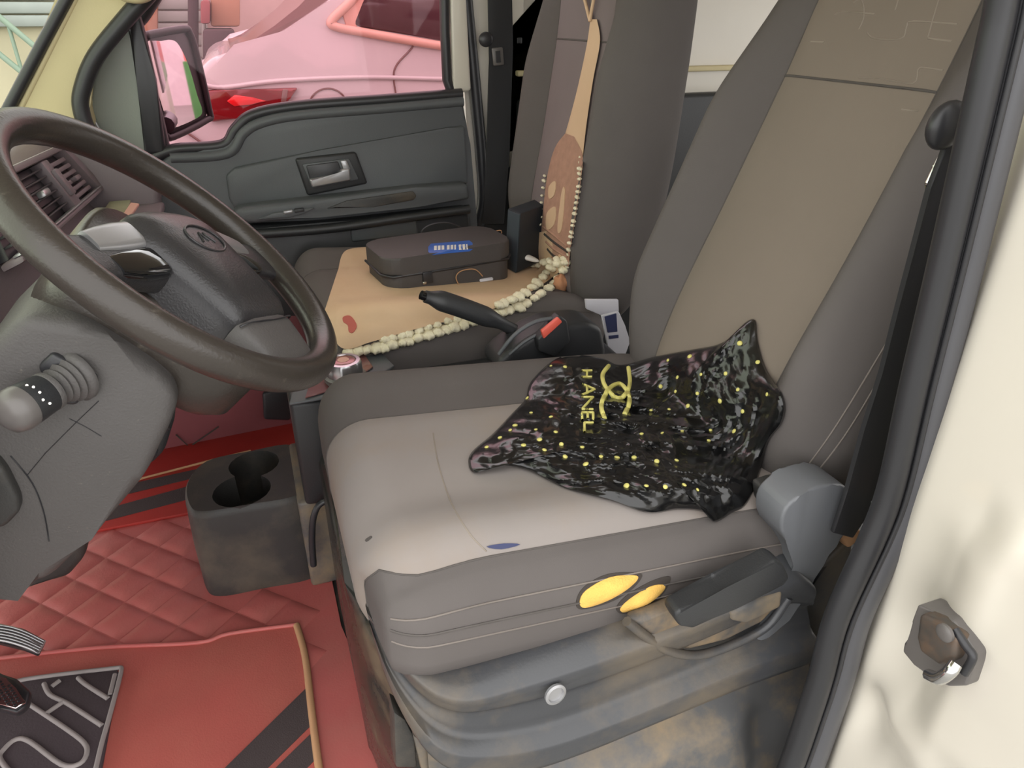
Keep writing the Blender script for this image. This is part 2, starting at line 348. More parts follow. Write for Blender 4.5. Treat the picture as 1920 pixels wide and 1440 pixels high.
ws = thing('door_weatherstrip', 'black rubber weatherstrip curving down the near door opening', 'weatherstrip', at(1520, 1380, 'y', .43))
edge = [(1965, -420), (1930, -200), (1897, 0), (1868, 133), (1787, 480), (1729, 720), (1688, 900), (1655, 995), (1585, 1150), (1556, 1256), (1536, 1320), (1494, 1440), (1440, 1560)]
path = cr([at(u, v, 'y', .43) for u, v in edge], 6)
bulb = [(.0245*math.cos(q)*(1.0 if math.cos(q) > 0 else .75)+.004, .014*math.sin(q)) for q in [2*math.pi*k/20 for k in range(20)]]
def off(path, a, b):
    out = []
    for i, p in enumerate(path):
        t = (path[min(i+1, len(path)-1)]-path[max(i-1, 0)]).normalized(); nn = V((0, -1, 0)); s = t.cross(nn); k_ = .72+.33*i/len(path); out.append(p+s*a*k_+nn*b)
    return out
S = 1 if (path[5]-path[4]).normalized().cross(V((0, -1, 0))).x > 0 else -1
tube('seal_bulb', off(path, S*.015, .004), lambda t: .0175*(.72+.33*t), M('rubber_highlight', (80, 80, 84), .34, var=.05), ws, 14)  # bulb is the same rubber, lightened: its gloss highlight is painted in
tube('seal_flange', off(path, -S*.012, 0), lambda t: .015*(.72+.33*t), m_rubber, ws, 12)
tube('seal_lip', off(path, -S*.001, .013), .0028, m_rubber, ws, 8)
# striker
st = thing('door_striker', 'dark metal door striker with chrome pin bolted on the cream post', 'door striker', at(1760, 1280, 'x', .57))
out = [(1720, 1133), (1745, 1146), (1785, 1163), (1808, 1190), (1829, 1226), (1826, 1245), (1812, 1287), (1778, 1288), (1750, 1276), (1712, 1248), (1691, 1222), (1694, 1205), (1711, 1192), (1708, 1165)]
pslab('striker_plate', out, 'x', .546, .03, m_hub, st, .003, 3)
pslab('striker_wedge', [(1722, 1150), (1760, 1166), (1795, 1200), (1790, 1238), (1760, 1250), (1722, 1222), (1716, 1195)], 'x', .534, .02, M('striker_steel', (92, 88, 84), .35, metal=.5, dirt=(110, 92, 78), dscale=40, dth=.5), st, .005, 3)
lathe('striker_bolt', [(.0085, 0), (.0085, .003), (.006, .005), (.001, .005)], at(1774, 1186, 'x', .533), (-1, 0, 0), m_hub, st, 20)
tube('striker_pin', cr([at(1742, 1266, 'x', .532), at(1760, 1272, 'x', .526), at(1780, 1260, 'x', .526), at(1792, 1245, 'x', .532)], 5), .006, m_chrome, st, 12)
tube('striker_rim', cr([at(u, v, 'x', .540) for u, v in ((1790, 1180), (1812, 1212), (1824, 1232), (1808, 1262))], 5), .004, m_rubber, st, 8)
# driver's belt
db = thing('seat_belt', 'black seat belt webbing running down behind the near weatherstrip', 'seat belt', at(1580, 990, 'y', .50))
ps = [at(u, v, 'y', .495) for u, v in ((1810, 240), (1778, 265), (1745, 355), (1712, 480), (1688, 570), (1655, 700), (1620, 810), (1590, 920), (1562, 1000), (1600, 1010), (1640, 950), (1700, 760), (1760, 480), (1800, 330))]
slab('belt_strap', ps, (0, .006, 0), m_belt, db, .002, 2)
blob('belt_guide', at(1775, 235, 'y', .495), (.020, .012, .022), m_rubber, db, Matrix.Rotation(.6, 3, 'Y'))
pslab('belt_anchor', [(1768, 285), (1774, 300), (1752, 352), (1740, 360), (1738, 345), (1755, 312)], 'y', .505, .004, m_chrome, db, .0015, 2)
pslab('belt_tag', [(1652, 892), (1655, 900), (1645, 935), (1638, 940)], 'y', .486, .003, m_orange, db, .001, 1)
pslab('belt_tag', [(1645, 936), (1640, 960), (1632, 970), (1636, 942)], 'y', .486, .003, m_white, db, .001, 1)

# ================================================================== SEATS
def params(inner, breaks, ninner, nouter):
    """monotone list in [-1,1]: dense in the rounded zone |q|>inner, with exact breaks"""
    s = set([-1., 1., -inner, inner]+breaks)
    for k in range(ninner+1): s.add(-inner+2*inner*k/ninner)
    for k in range(nouter+1): t = inner+(1-inner)*k/nouter; s.add(t); s.add(-t)
    s = sorted(s); o = [s[0]]
    for t in s[1:]:
        if t-o[-1] > 1e-4:
            if t not in breaks and any(abs(t-b) < .022 and abs(t-b) > 1e-6 for b in breaks): continue
            o.append(t)
    return o
def rgrid(px, py, pz):
    """surface grid of the cube: list of (qverts, faces with centre)"""
    idx = {}; qs = []; fs = []
    def vid(q):
        k = tuple(round(c, 5) for c in q)
        if k not in idx: idx[k] = len(qs); qs.append(V(q))
        return idx[k]
    for ax, (A, B) in ((0, (py, pz)), (1, (px, pz)), (2, (px, py))):
        for s in (-1., 1.):
            for i in range(len(A)-1):
                for j in range(len(B)-1):
                    def q(a, b): return (s, a, b) if ax == 0 else (a, s, b) if ax == 1 else (a, b, s)
                    fs.append(((vid(q(A[i], B[j])), vid(q(A[i+1], B[j])), vid(q(A[i+1], B[j+1])), vid(q(A[i], B[j+1]))), V(q((A[i]+A[i+1])/2, (B[j]+B[j+1])/2)), ax, s))
    return qs, fs
def rmap(q, h, r):
    c = []; d = []
    for k in range(3):
        inn = h[k]-r[k]; p = q[k]*h[k]; cc = max(-inn, min(inn, p)); c.append(cc); d.append((p-cc)/r[k])
    d = V(d); l = max(d.length, 1e-9); d /= l
    return V((c[0]+r[0]*d.x, c[1]+r[1]*d.y, c[2]+r[2]*d.z)), d
def split(prefix, qs, fs, F, classify, parent):
    groups = {}
    for f, c, ax, s in fs: groups.setdefault(classify(c, ax, s), []).append(f)
    P = [F(q) for q in qs]; out = {}
    for (name, mat), g in groups.items():
        mp = {}; vs = []; ff = []
        for f in g:
            t = []
            for i in f:
                if i not in mp: mp[i] = len(vs); vs.append(P[i])
                t.append(mp[i])
            ff.append(tuple(t))
        out.setdefault(name, []).append(mk(name.split('#')[0], vs, ff, mat, parent, 70))
    return out

SEAM = .54
CN, CF = -.89, .33      # cushion insert seams, near and far
def seat(yc, ox, rec, root, fabi, fabt, hzs=1., cush_x=.0):
    # ---------- cushion
    h = (.312, .270, .090); r = (.068, .080, .068)
    px = params(1-.068/.312, [], 22, 9); py = params(1-.080/.270, [CN, CF], 20, 9); pz = params(1-.068/.090, [-.2], 2, 6)
    qs, fs = rgrid(px, py, pz)
    def F(q):
        p, d = rmap(q, h, r); x, y, z = p
        w_ = (q.y+1)/(CN+1) if q.y < CN else max(0, 1-(q.y-CN)/.75)
        y += .075*w_*max(0, -d.x)*(1-max(0, d.z))
        top = max(0, d.z)
        t = abs(y)/.262
        bol = .016*sst(.45, .72, t)-.010*sst(.75, 1., t)
        z += top*(bol-.006*(gb(y/.262, CN, .035)+gb(y/.262, CF, .035))+.004*(1-t*t))
        # front lip is rounded and a bit fuller, cushion rises to the front
        z += .045*(-x/.305)*.55
        z -= .010*gb(x, .305, .08)*top
        z -= .022*sst(-.17, -.312, x)*sst(-.10, -.27, y)*top
        if z < 0: y *= 1-.05*min(1, -z/.07)
        x -= .0*(1-t*t)*(1 if x < 0 else 0)*min(1, -x/.3)
        return V((.353+cush_x+x, yc+y, .380+z))
    def cl(c, ax, s):
        if ax == 2 and s < 0: return ('cushion_underside', m_black)
        if CN < c.y < CF and not (ax == 0 and s > 0): return ('cushion_insert', fabi)
        if c.y < 0: return ('near_bolster#', m_fabd)
        return ('far_bolster#', m_fabd)
    cu = split('cushion', qs, fs, F, lambda c, ax, s: (lambda t: (t[0].replace('near_', 'cushion_').replace('far_', 'cushion_')+('n' if c.y < 0 else 'f') if '#' in t[0] else t[0], t[1]))(cl(c, ax, s)), root)
    co = [o for l in cu.values() for o in l]
    # ---------- backrest
    U = V((math.sin(rec), 0, math.cos(rec))); N = V((-math.cos(rec), 0, math.sin(rec))); O = V((ox, yc, .47))
    H = .44; h2 = (.068, .245, H); r2 = (.055, .07, .12)
    pc = params(1-.055/.068, [], 2, 7); pa = params(1-.07/.245, [-SEAM, SEAM], 20, 8); pb = params(1-.12/H, [.27], 30, 8)
    qs2, fs2 = rgrid(pc, pa, pb)
    def G(q):
        p, d = rmap(q, h2, r2); c, a, b = p; b += H-.075
        wd = 1-.32*sst(.56, .92, b)+.02*gb(b, .3, .2)-.04*sst(.10, -.06, b)
        t = abs(a)/.245; fr = max(0, d.x)
        bol = .062*sst(.50, .80, t)*(1-.35*sst(.85, 1, t))*sst(-.06, .16, b)*(1-sst(.40, .66, b))*hzs
        c += fr*(bol-.005*gb(t, SEAM, .03)+.010*gb(b, .12, .14)*(1-t*t))
        c += .012*sst(.45, .7, b)
        if d.x < 0: c -= .02*gb(b, .2, .25)
        a *= wd
        return O+U*b+N*(c-.068)+V((0, a, 0))
    def cl2(c, ax, s):
        if ax == 0 and s < 0: return ('backrest_shell', m_fabd)
        if abs(c.y) < SEAM and (ax == 0 or (ax == 2 and s > 0)): return ('headrest_insert', fabt) if c.z > .27 else ('backrest_insert', fabt)
        return ('backrest_bolster#'+('n' if c.y < 0 else 'f'), m_fabd)
    ba = split('back', qs2, fs2, G, cl2, root)
    bo = [o for l in ba.values() for o in l]
    # seams as thin stitched cords
    def cord(fn, rr, mat): tube('seam', [fn(t/40) for t in range(41)], rr, mat, root, 6)
    for s in (-1, 1):
        cord(lambda t: F(V((-1, (CN if s < 0 else CF), -.6+1.6*t/.25)) if t < .25 else V((-1+1.9*(t-.25)/.75, (CN if s < 0 else CF), 1)))+V((0, 0, .0002)), .0012, m_seamd)
        cord(lambda t: G(V((1, s*SEAM, -.8+1.75*t)))+N*.0002, .0012, m_seamd)
    cord(lambda t: G(V((1, -SEAM+2*SEAM*t, .27)))+N*.0003, .0018, m_seamd)
    return F, G, co, bo

ds = thing('car_seat', 'two-tone grey fabric driver seat with torn side bolster in the foreground', 'seat', (.36, .80, .0))
F1, G1, co1, bo1 = seat(.80, .586, math.radians(22), ds, m_fabl, m_fabb)
pseat = thing('car_seat', 'dark grey fabric passenger seat at the far door', 'seat', (.36, 1.50, .0))
m_pinklit = M('pink_lit_seat_fabric', (122, 112, 112), .85, var=.05, bump=.2, weave=1100, spec=.2)  # passenger backrest cloth, pinkish light tinted into its colour
F2, G2, co2, bo2 = seat(1.50, .632, math.radians(8), pseat, m_fabd, m_pinklit, .75, .02)
B1 = bvh(co1); B1b = bvh(bo1); B1all = bvh(co1+bo1); B2 = bvh(co2); B2b = bvh(bo2); B2all = bvh(co2+bo2)
def side_of(F, qx, k, s=-1): return F(V((qx, s, k)))
# stitch rows along the near side of the driver cushion and backrest
for k, rr, mt in ((.55, .0011, m_seam), (.30, .0013, m_seamd), (.10, .0011, m_seam)):
    tube('stitching', [F1(V((-.97+1.93*t/50, -1, k)))+V((0, -.0004, 0)) for t in range(51)], rr, mt, ds, 6)
line_on('stitching', [(1720, 545), (1640, 680), (1560, 810), (1490, 905)], B1b, .0011, m_seam, ds, 8)
line_on('stitching', [(1735, 560), (1660, 690), (1585, 815), (1510, 912)], B1b, .0011, m_seam, ds, 8)
line_on('cushion_crease', [(812, 812), (822, 870), (845, 940), (880, 1000), (912, 1034)], B1, .0009, m_emboss, ds, 6)
# embossed lines of the headrest cloth
for pl in ([(1565, 28), (1580, 22), (1640, 26)], [(1625, 60), (1640, 72), (1690, 72), (1700, 50), (1712, 40), (1795, 45)], [(1740, 72), (1785, 77)],
           [(1610, 145), (1650, 147), (1712, 156), (1722, 130), (1735, 127), (1768, 132)], [(1690, 205), (1722, 208)],
           [(1520, 78), (1545, 79)], [(1600, 5), (1615, 0), (1620, 30), (1610, 55)], [(1678, 20), (1684, 0)], [(1760, 0), (1748, 40), (1740, 70)]):
    line_on('embossed_line', pl, B1b, .0013, m_emboss, ds, 4, -.0006)
# torn bolster with foam
t1 = decal('torn_patch', [(1080, 1128), (1095, 1100), (1140, 1076), (1196, 1074), (1202, 1084), (1180, 1108), (1140, 1130), (1090, 1142)], B1, m_torn, ds, .0008, 5, 4)
decal('foam', [(1086, 1128), (1098, 1106), (1142, 1082), (1188, 1078), (1194, 1086), (1172, 1106), (1136, 1126), (1096, 1138)], B1, m_foam, t1, .0016, 6, 4, .006)
t2 = decal('torn_patch', [(1155, 1140), (1172, 1118), (1215, 1092), (1252, 1080), (1256, 1090), (1240, 1116), (1210, 1140), (1168, 1150)], B1, m_torn, ds, .0008, 5, 4)
decal('foam', [(1162, 1140), (1180, 1122), (1218, 1099), (1245, 1096), (1240, 1110), (1212, 1132), (1172, 1146)], B1, m_foam, t2, .0016, 6, 4, .006)
decal('loose_thread', [(912, 1025), (945, 1019), (975, 1021), (940, 1030)], B1, m_navy, ds, .001, 3, 3)
decal('smudge', [(685, 1012), (695, 1005), (698, 1008), (688, 1016)], B1, m_seamd, ds, .0004, 3, 3)

# ---------- plastic side cover of the driver seat, lever, recliner
sc = thing('seat_side_cover', 'black plastic skirt along the lower side of the driver seat', 'seat trim', (.35, .53, .2))
ups = [(716, 1262), (760, 1274), (850, 1268), (960, 1236), (1100, 1190), (1240, 1140), (1360, 1092), (1440, 1052), (1475, 1040), (1500, 1060)]
lows = [(722, 1290), (745, 1345), (800, 1392), (870, 1416), (960, 1414), (1060, 1384), (1200, 1328), (1340, 1272), (1440, 1236), (1506, 1212)]
a = cr([at(u, v, 'y', .53) for u, v in ups], 6); b = cr([at(u, v, 'y', .53) for u, v in lows], 6); n = len(a)
vs = []; fs = []; K = 24
prof = lambda t: -.022*sst(0, .10, t)+.004*sst(.12, .3, t)+.010*sst(.30, .42, t)-.004*sst(.42, .62, t)-.016*sst(.64, .72, t)+.014*sst(.90, 1, t)
for i in range(n):
    for j in range(K+1):
        t = j/K; p = a[i].lerp(b[i], t); e = min(1, i/10); vs.append(p+V((0, 1.35*prof(t)*(.35+.65*e)+.10*(1-sst(0, 18, i))**2, 0)))
k = len(vs)
for i in range(n):
    for j in range(K+1): vs.append(vs[i*(K+1)+j]+V((.004, .02, 0)))
W = K+1
for i in range(n-1):
    for j in range(K):
        q = i*W+j; fs.append((q, q+1, q+W+1, q+W)); fs.append((k+q, k+q+W, k+q+W+1, k+q+1))
for i in range(n-1):
    q = i*W; fs.append((q, q+W, k+q+W, k+q)); q += K; fs.append((q, k+q, k+q+W, q+W))
for j in range(K): fs.append((j, k+j, k+j+1, j+1)); q = (n-1)*W+j; fs.append((q, q+1, k+q+1, k+q))
skirt = mk('skirt_panel', vs, fs, m_base, sc, 70)
BS = bvh([skirt])
lathe('screw_cap', [(.013, 0), (.013, .003), (.010, .004), (.009, .001), (.001, .001)], at(1040, 1300, 'y', .496), (0.1, -1, .15), m_silver, sc, 24)
rc = pslab('lever_recess', [(1180, 1168), (1290, 1130), (1400, 1100), (1470, 1092), (1468, 1130), (1430, 1170), (1360, 1205), (1290, 1222), (1230, 1205)], 'y', .508, .02, M('dusty_recess', (86, 82, 78), .5, var=.1, dirt=(148, 124, 92), dscale=12, dth=.56, dsoft=.12), sc, .008, 3)
tube('recess_rim', cr([at(u, v, 'y', .506) for u, v in ((1175, 1165), (1215, 1196), (1255, 1220), (1310, 1228), (1380, 1206), (1440, 1172), (1478, 1120))], 6), .006, m_base, rc, 8)
lv = tag(pslab('seat_recline_lever', [(1265, 1158), (1272, 1146), (1360, 1108), (1455, 1050), (1470, 1058), (1482, 1085), (1470, 1100), (1380, 1142), (1300, 1180), (1275, 1176)], 'y', .478, .026, m_black, None, .006, 4), 'black plastic recline lever on the driver seat skirt', 'lever')
pslab('lever_hub', [(1370, 1150), (1400, 1135), (1470, 1110), (1466, 1140), (1400, 1172), (1372, 1166)], 'y', .497, .03, m_dirty, sc, .006, 3)
rcv = pslab('recliner_cover', [(1470, 960), (1500, 930), (1545, 910), (1590, 915), (1600, 960), (1580, 1010), (1540, 1060), (1500, 1140), (1440, 1200), (1420, 1190), (1475, 1110), (1488, 1040), (1466, 1000)], 'y', .512, .05, M('recliner_grey', (104, 106, 110), .4, var=.05), sc, .014, 4, 3)
pslab('hinge_bracket', [(1445, 930), (1475, 920), (1540, 912), (1500, 960), (1470, 1010), (1450, 990)], 'y', .545, .04, m_blackd, sc, .006, 3)
pslab('belt_outlet', [(1578, 1010), (1600, 993), (1618, 994), (1612, 1015), (1592, 1032)], 'y', .52, .02, m_piping, sc, .006, 3)
pslab('rear_bracket', [(1440, 1200), (1500, 1140), (1545, 1060), (1600, 1010), (1600, 1100), (1540, 1230), (1506, 1240)], 'y', .535, .03, m_base, sc, .006, 3)

# ---------- engine box under the seats
ec = thing('engine_cover', 'dark dusty metal engine cover beneath the driver seat', 'engine cover', (.35, .8, 0))
slab('cover_front', [(.035, 1.08, 0), (.035, .74, 0), (.045, .66, 0), (.065, .60, 0), (.10, .56, 0), (.15, .545, 0), (.80, .545, 0), (.80, 1.08, 0)], (0, 0, .335), m_olive, ec, .02, 4)
B3 = None
vs = []; fs = []; NX, NZ2 = 60, 30
for i in range(NX+1):
    x = .09+.56*i/NX
    for j in range(NZ2+1):
        z = -.02+.26*j/NZ2
        y = .535-.05*sst(.20, .02, z)+.018*gb(z-.02-.25*(x-.3)*.0, .12, .03)*0
        ridge = sst(.06, .10, z+.10*(x-.25))*(1-sst(.125, .165, z-.02*(x-.25)))
        y -= .022*ridge*sst(.12, .20, x)*(1-sst(.50, .56, x))
        y += .012*gb(x, .57, .035)*gb(z, .10, .03)
        vs.append((x, y, z))
k = len(vs); vs += [(x, .56, z) for x, y, z in vs]
W = NZ2+1
for i in range(NX):
    for j in range(NZ2):
        q = i*W+j; fs.append((q, q+1, q+W+1, q+W)); fs.append((k+q, k+q+W, k+q+W+1, k+q+1))
sh = mk('side_sheet', vs, fs, m_dirty, ec, 60)
BSH = bvh([sh])
pslab('access_hole', cr and [(1345, 1440), (1355, 1415), (1385, 1398), (1412, 1402), (1430, 1425), (1432, 1470), (1380, 1500), (1350, 1480)], 'y', .50, .03, m_blackd, ec, .006, 2, 3)
pslab('seat_bracket', [(738, 1335), (760, 1350), (778, 1385), (782, 1440), (742, 1440)], 'y', .545, .03, m_blackd, ec, .003, 2)
pslab('bracket_strip', [(775, 1380), (800, 1392), (815, 1440), (790, 1445)], 'y', .54, .02, m_dirty, ec, .003, 2)

# ================================================================== STEERING
WC = V((-.083, .838, .767)); tt, ss = math.radians(44.03), math.radians(-5.96)
WN = V((math.sin(tt)*math.cos(ss), math.sin(ss), math.cos(tt)*math.cos(ss)))
E1 = V((0, 1, 0)); E1 = (E1-WN*WN.dot(E1)).normalized(); E2 = WN.cross(E1)
TURN = math.radians(-32); A1 = E1*math.cos(TURN)+E2*math.sin(TURN); A2 = -E1*math.sin(TURN)+E2*math.cos(TURN)
def W3(a, b, c=0): return WC+A1*a+A2*b+WN*c
sw = thing('steering_wheel', 'worn black leather steering wheel turned slightly with silver spoke trims', 'steering wheel', WC-WN*.05)
tube('rim', [W3(.19*math.cos(q), .19*math.sin(q)) for q in [2*math.pi*k/96 for k in range(96)]], .0175, m_wheel, sw, 20, True, 1.08, WN)
def hull(name, rings, mat, parent, smooth=50):   # stacked rings with equal counts, capped
    n = len(rings[0]); vs = [p for r in rings for p in r]; fs = []
    for i in range(len(rings)-1):
        for k in range(n): fs.append((i*n+k, i*n+(k+1) % n, (i+1)*n+(k+1) % n, (i+1)*n+k))
    fs.append(tuple(range(n))); fs.append(tuple(range((len(rings)-1)*n, len(rings)*n))); return mk(name, vs, fs, mat, parent, smooth)
padp = [(-.076, .014), (-.066, .036), (-.03, .045), (.03, .045), (.062, .036), (.070, .014), (.069, -.01), (.064, -.06), (.056, -.112), (.03, -.122), (-.03, -.122), (-.056, -.112), (-.066, -.06), (-.078, -.01)]
pc_ = cr([(a, b, 0) for a, b in padp], 5, True)
def ring(poly, s, c, sy=None, cen=(0, -.02)): return [W3(cen[0]+(p.x-cen[0])*s, cen[1]+(p.y-cen[1])*(sy or s), c) for p in poly]
hull('airbag_cover', [ring(pc_, .96, -.03), ring(pc_, 1., -.01), ring(pc_, 1., .006), ring(pc_, .97, .014), ring(pc_, .88, .022), ring(pc_, .70, .028), ring(pc_, .4, .031), ring(pc_, .05, .032)], m_pad, sw, 60)
em = tube('emblem', [W3(.030*math.cos(q), -.012+.020*math.sin(q), .0318) for q in [2*math.pi*k/40 for k in range(40)]], .0014, m_pad, sw, 8, True)
tube('emblem_mark', [W3(-.012, -.018, .0322), W3(-.004, -.004, .0322), W3(.0, -.016, .0322), W3(.004, -.004, .0322), W3(.012, -.018, .0322)], .0012, m_pad, em, 6)
def spoke(name, sec, mat):                       # sec: list of (centre a,b, half width along dir, dirs, thickness z0, z1)
    rings = []
    for (a, b, wx, wy, z0, z1) in sec:
        r = []
        for q in [2*math.pi*k/20 for k in range(20)]:
            c, s = math.cos(q), math.sin(q); e = lambda x: math.copysign(abs(x)**.6, x)
            r.append(W3(a+wx*e(c), b+wy*e(c), (z0+z1)/2+(z1-z0)/2*e(s)))
        rings.append(r)
    return hull(name, rings, mat, sw, 50)
for s in (-1, 1):
    spoke('side_spoke', [(s*.060, -.006, 0, .036, -.030, .012), (s*.100, -.006, 0, .034, -.024, .009), (s*.140, -.008, 0, .028, -.016, .005), (s*.178, -.012, 0, .032, -.012, .004)], m_pad)
    tr = spoke('spoke_trim', [(s*.074, .012, .0, .018, -.004, .016), (s*.096, .010, 0, .018, -.004, .014), (s*.118, .008, 0, .016, -.004, .011), (s*.138, .006, 0, .013, -.004, .008)], m_silver)
    sp_ = spoke('switch_panel', [(s*.076, -.023, .0, .018, -.004, .014), (s*.098, -.024, 0, .018, -.004, .012), (s*.118, -.024, 0, .016, -.004, .009), (s*.134, -.023, 0, .012, -.004, .006)], m_gloss)
spoke('lower_spoke', [(0, -.116, .055, 0, -.024, .016), (0, -.125, .057, 0, -.022, .018), (0, -.150, .052, 0, -.018, .014), (0, -.172, .050, 0, -.014, .008), (0, -.188, .054, 0, -.010, .004)], m_shroud)
tube('cover_seam', cr([W3(-.057, -.121, .010), W3(-.045, -.123, .0175), W3(0, -.125, .0185), W3(.045, -.123, .0175), W3(.057, -.121, .010)], 6), .0011, m_rubber, sw, 6)
# hub housing behind the wheel (does not turn)
sh_ = thing('steering_column', 'dusty grey plastic steering column shroud below the wheel', 'steering column', WC-WN*.3)
def C3(a, b, c): return WC+E1*a+E2*b+WN*c
rp = cr([(a, b, 0) for a, b in ((-.085, .05), (-.085, -.04), (-.075, -.12), (-.03, -.145), (.05, -.145), (.085, -.11), (.09, 0), (.085, .07), (.04, .09), (-.05, .085))], 5, True)
hull('upper_shroud', [[C3(p.x*.92, p.y*.92, -.028) for p in rp], [C3(p.x, p.y, -.034) for p in rp], [C3(p.x*1.04, p.y*1.02, -.075) for p in rp], [C3(p.x*1.02, p.y*1.0, -.115) for p in rp], [C3(p.x*.9, p.y*.9, -.13) for p in rp]], m_wheel, sh_, 50)
low = pslab('lower_shroud', [(150, 602), (215, 640), (300, 700), (336, 742), (325, 790), (272, 900), (172, 1012), (92, 1092), (20, 1108), (-70, 1150), (-140, 900), (-70, 700), (40, 590)], 'y', .735, .20, m_shroud, sh_, .016, 4)
tube('shroud_seam', [at(u, v, 'y', .7345) for u, v in ((185, 752), (145, 790), (85, 850), (52, 890))], .0004, m_rubber, sh_, 6)
tube('shroud_seam', cr([at(u, v, 'y', .7345) for u, v in ((20, 855), (60, 905), (82, 960), (92, 1015))], 5), .0007, m_rubber, sh_, 6)
tube('shroud_seam', [at(u, v, 'y', .7345) for u, v in ((130, 785), (160, 800), (190, 818))], .0004, m_rubber, sh_, 6)
pslab('key_bezel', [(-10, 860), (10, 885), (35, 935), (38, 960), (10, 990), (-40, 1000), (-40, 870)], 'y', .722, .03, m_blackd, sh_, .006, 3)
# stalk
sk = thing('control_stalk', 'black light switch stalk with rubber bellows and grey tip', 'control stalk', at(125, 715, 'y', .735))
pslab('boot_base', [(70, 688), (98, 662), (185, 708), (142, 762), (100, 758)], 'y', .729, .02, m_rubber, sk, .004, 3)
b0 = at(128, 712, 'y', .733); b1 = at(22, 774, 'y', .684); dx = (b1-b0)
pf = [(.027, -.010), (.027, -.005), (.022, -.002), (.024, .001), (.019, .004), (.021, .007), (.0165, .010), (.0185, .013), (.014, .016), (.012, .018), (.004, .019)]
lathe('bellows', pf, b0, dx, m_shroud, sk, 24, 60)
ln = dx.length
lathe('lever', [(.012, .012), (.013, .018), (.0170, .019), (.0190, .023), (.0210, ln-.014), (.0205, ln-.009), (.010, ln-.008)], b0, dx, m_black, sk, 28, 50)
lathe('lever_collar', [(.0175, .020), (.0194, .021), (.0198, .026), (.0190, .027)], b0, dx, m_shroud, sk, 28, 50)
lathe('lever_tip', [(.010, ln-.012), (.0213, ln-.012), (.0215, ln-.004), (.0190, ln+.004), (.012, ln+.009), (.002, ln+.011)], b0, dx, m_hub, sk, 28, 60)
def icon(c, r): return lathe('lever_icon', [(r, -.0005), (r, .0006), (.0002, .0006)], c, CAM-c, m_white, sk, 10)
dn = dx.normalized(); sd = (CAM-(b0+dn*.07)); sd = (sd-dn*sd.dot(dn)).normalized(); tn = dn.cross(sd)
for a_, q in ((.066, .5), (.066, .15), (.068, -.2), (.068, .75), (.064, -.5)): icon(b0+dn*(a_-.024)+(sd*math.cos(q)+tn*math.sin(q))*.0206, .0013)
# ---- under-column parts
us = thing('pedal_bracket', 'black plastic bracket housing under the steering column', 'bracket', (-.3, 1.0, .05))
pslab('lower_housing', [(166, 975), (168, 1010), (158, 1050), (128, 1085), (30, 1108), (-60, 1120), (-60, 1010), (60, 1000), (120, 985)], 'y', .98, .08, m_blackd, us, .012, 3)
pslab('upper_bracket', [(330, 780), (308, 850), (290, 868), (255, 890), (205, 912), (160, 960), (120, 930), (250, 780)], 'y', .93, .06, m_black, us, .01, 3)
tube('cable', cr([at(u, v, 'y', .92) for u, v in ((315, 800), (285, 830), (290, 848), (260, 880))], 5), .004, m_rubber, us, 8)

# ================================================================== DASHBOARD
da = thing('dashboard', 'dark plastic dashboard with an adjustable air vent behind the wheel', 'dashboard', (-.5, 1.15, .3))
pr = [(-.85, .74), (-.60, .79), (-.42, .800), (-.375, .790), (-.345, .760), (-.325, .680), (-.318, .640), (-.30, .632), (-.285, .620), (-.30, .56), (-.34, .50), (-.42, .34), (-.48, .28), (-.85, .28)]
pr = [(x, z) for x, z in pr]
dd = slab('dash_body', [V((x, .52, z)) for x, z in pr], (0, 1.25, 0), m_dash, da, .008, 3)
slab('end_cap', [(-.60, 1.70, .80), (-.33, 1.70, .795), (-.26, 1.70, .770), (-.205, 1.70, .725), (-.185, 1.70, .66), (-.20, 1.70, .56), (-.25, 1.70, .45), (-.36, 1.70, .40)], (0, .085, 0), m_dash, da, .012, 3)
box('dash_shelf', (-.262, 1.545, .630), (.165, .33, .016), m_dash, da, .005, 3)
slab('glove_front', [(-.31, 1.20, .55), (-.31, 1.66, .55), (-.40, 1.66, .35), (-.40, 1.20, .35)], (.02, 0, .01), m_black, da, .008, 3)
# air vent: plane through four picked points
v00 = at(18, 332, 'x', -.338); v10 = at(112, 286, 'x', -.332); v11 = at(178, 356, 'x', -.300); v01 = at(84, 436, 'x', -.304)
def vp(a, b, c=0):
    nrm = (v10-v00).cross(v01-v00).normalized()
    if nrm.x < 0: nrm = -nrm
    return (v00*(1-a)+v10*a)*(1-b)+(v01*(1-a)+v11*a)*b+nrm*c
def vq(name, a0, a1, b0, b1, c0, c1, mat, par, bev=.002): return slab(name, [vp(a0, b0, c0), vp(a1, b0, c0), vp(a1, b1, c0), vp(a0, b1, c0)], vp(.5, .5, c1)-vp(.5, .5, c0), mat, par, bev, 2)
vent = vq('air_vent', -.35, 1.0, 0., 1.0, -.03, -.012, m_rubber, da)
vq('vent_frame', -.40, 1.06, -.14, -.01, -.02, .012, m_dash, vent, .004)
vq('vent_frame', -.40, 1.06, 1.0, 1.10, -.02, .012, m_dash, vent, .004)
vq('vent_frame', .99, 1.10, -.14, 1.10, -.02, .012, m_dash, vent, .004)
vq('vent_trim', -.40, 1.0, .965, 1.0, .0, .016, m_silver, vent, .002)
cb = vq('vent_divider', .46, .58, 0, 1, -.015, .010, m_dash, vent, .003)
vq('vent_wheel', .485, .555, .22, .78, .0, .017, m_dash, vent, .003)
for k in range(6):
    b = .10+.145*k
    o = vq('vent_slat', -.35, .45, b, b+.035, -.012, .004, m_black, vent, .001)
    o = vq('vent_slat', .60, .95, b, b+.09, -.016, .004, m_dash, vent, .002)
vq('vent_tab', .16, .26, .42, .54, .0, .014, m_silver, vent, .003)
vq('vent_tab', .74, .82, .52, .62, .0, .014, m_dash, vent, .003)
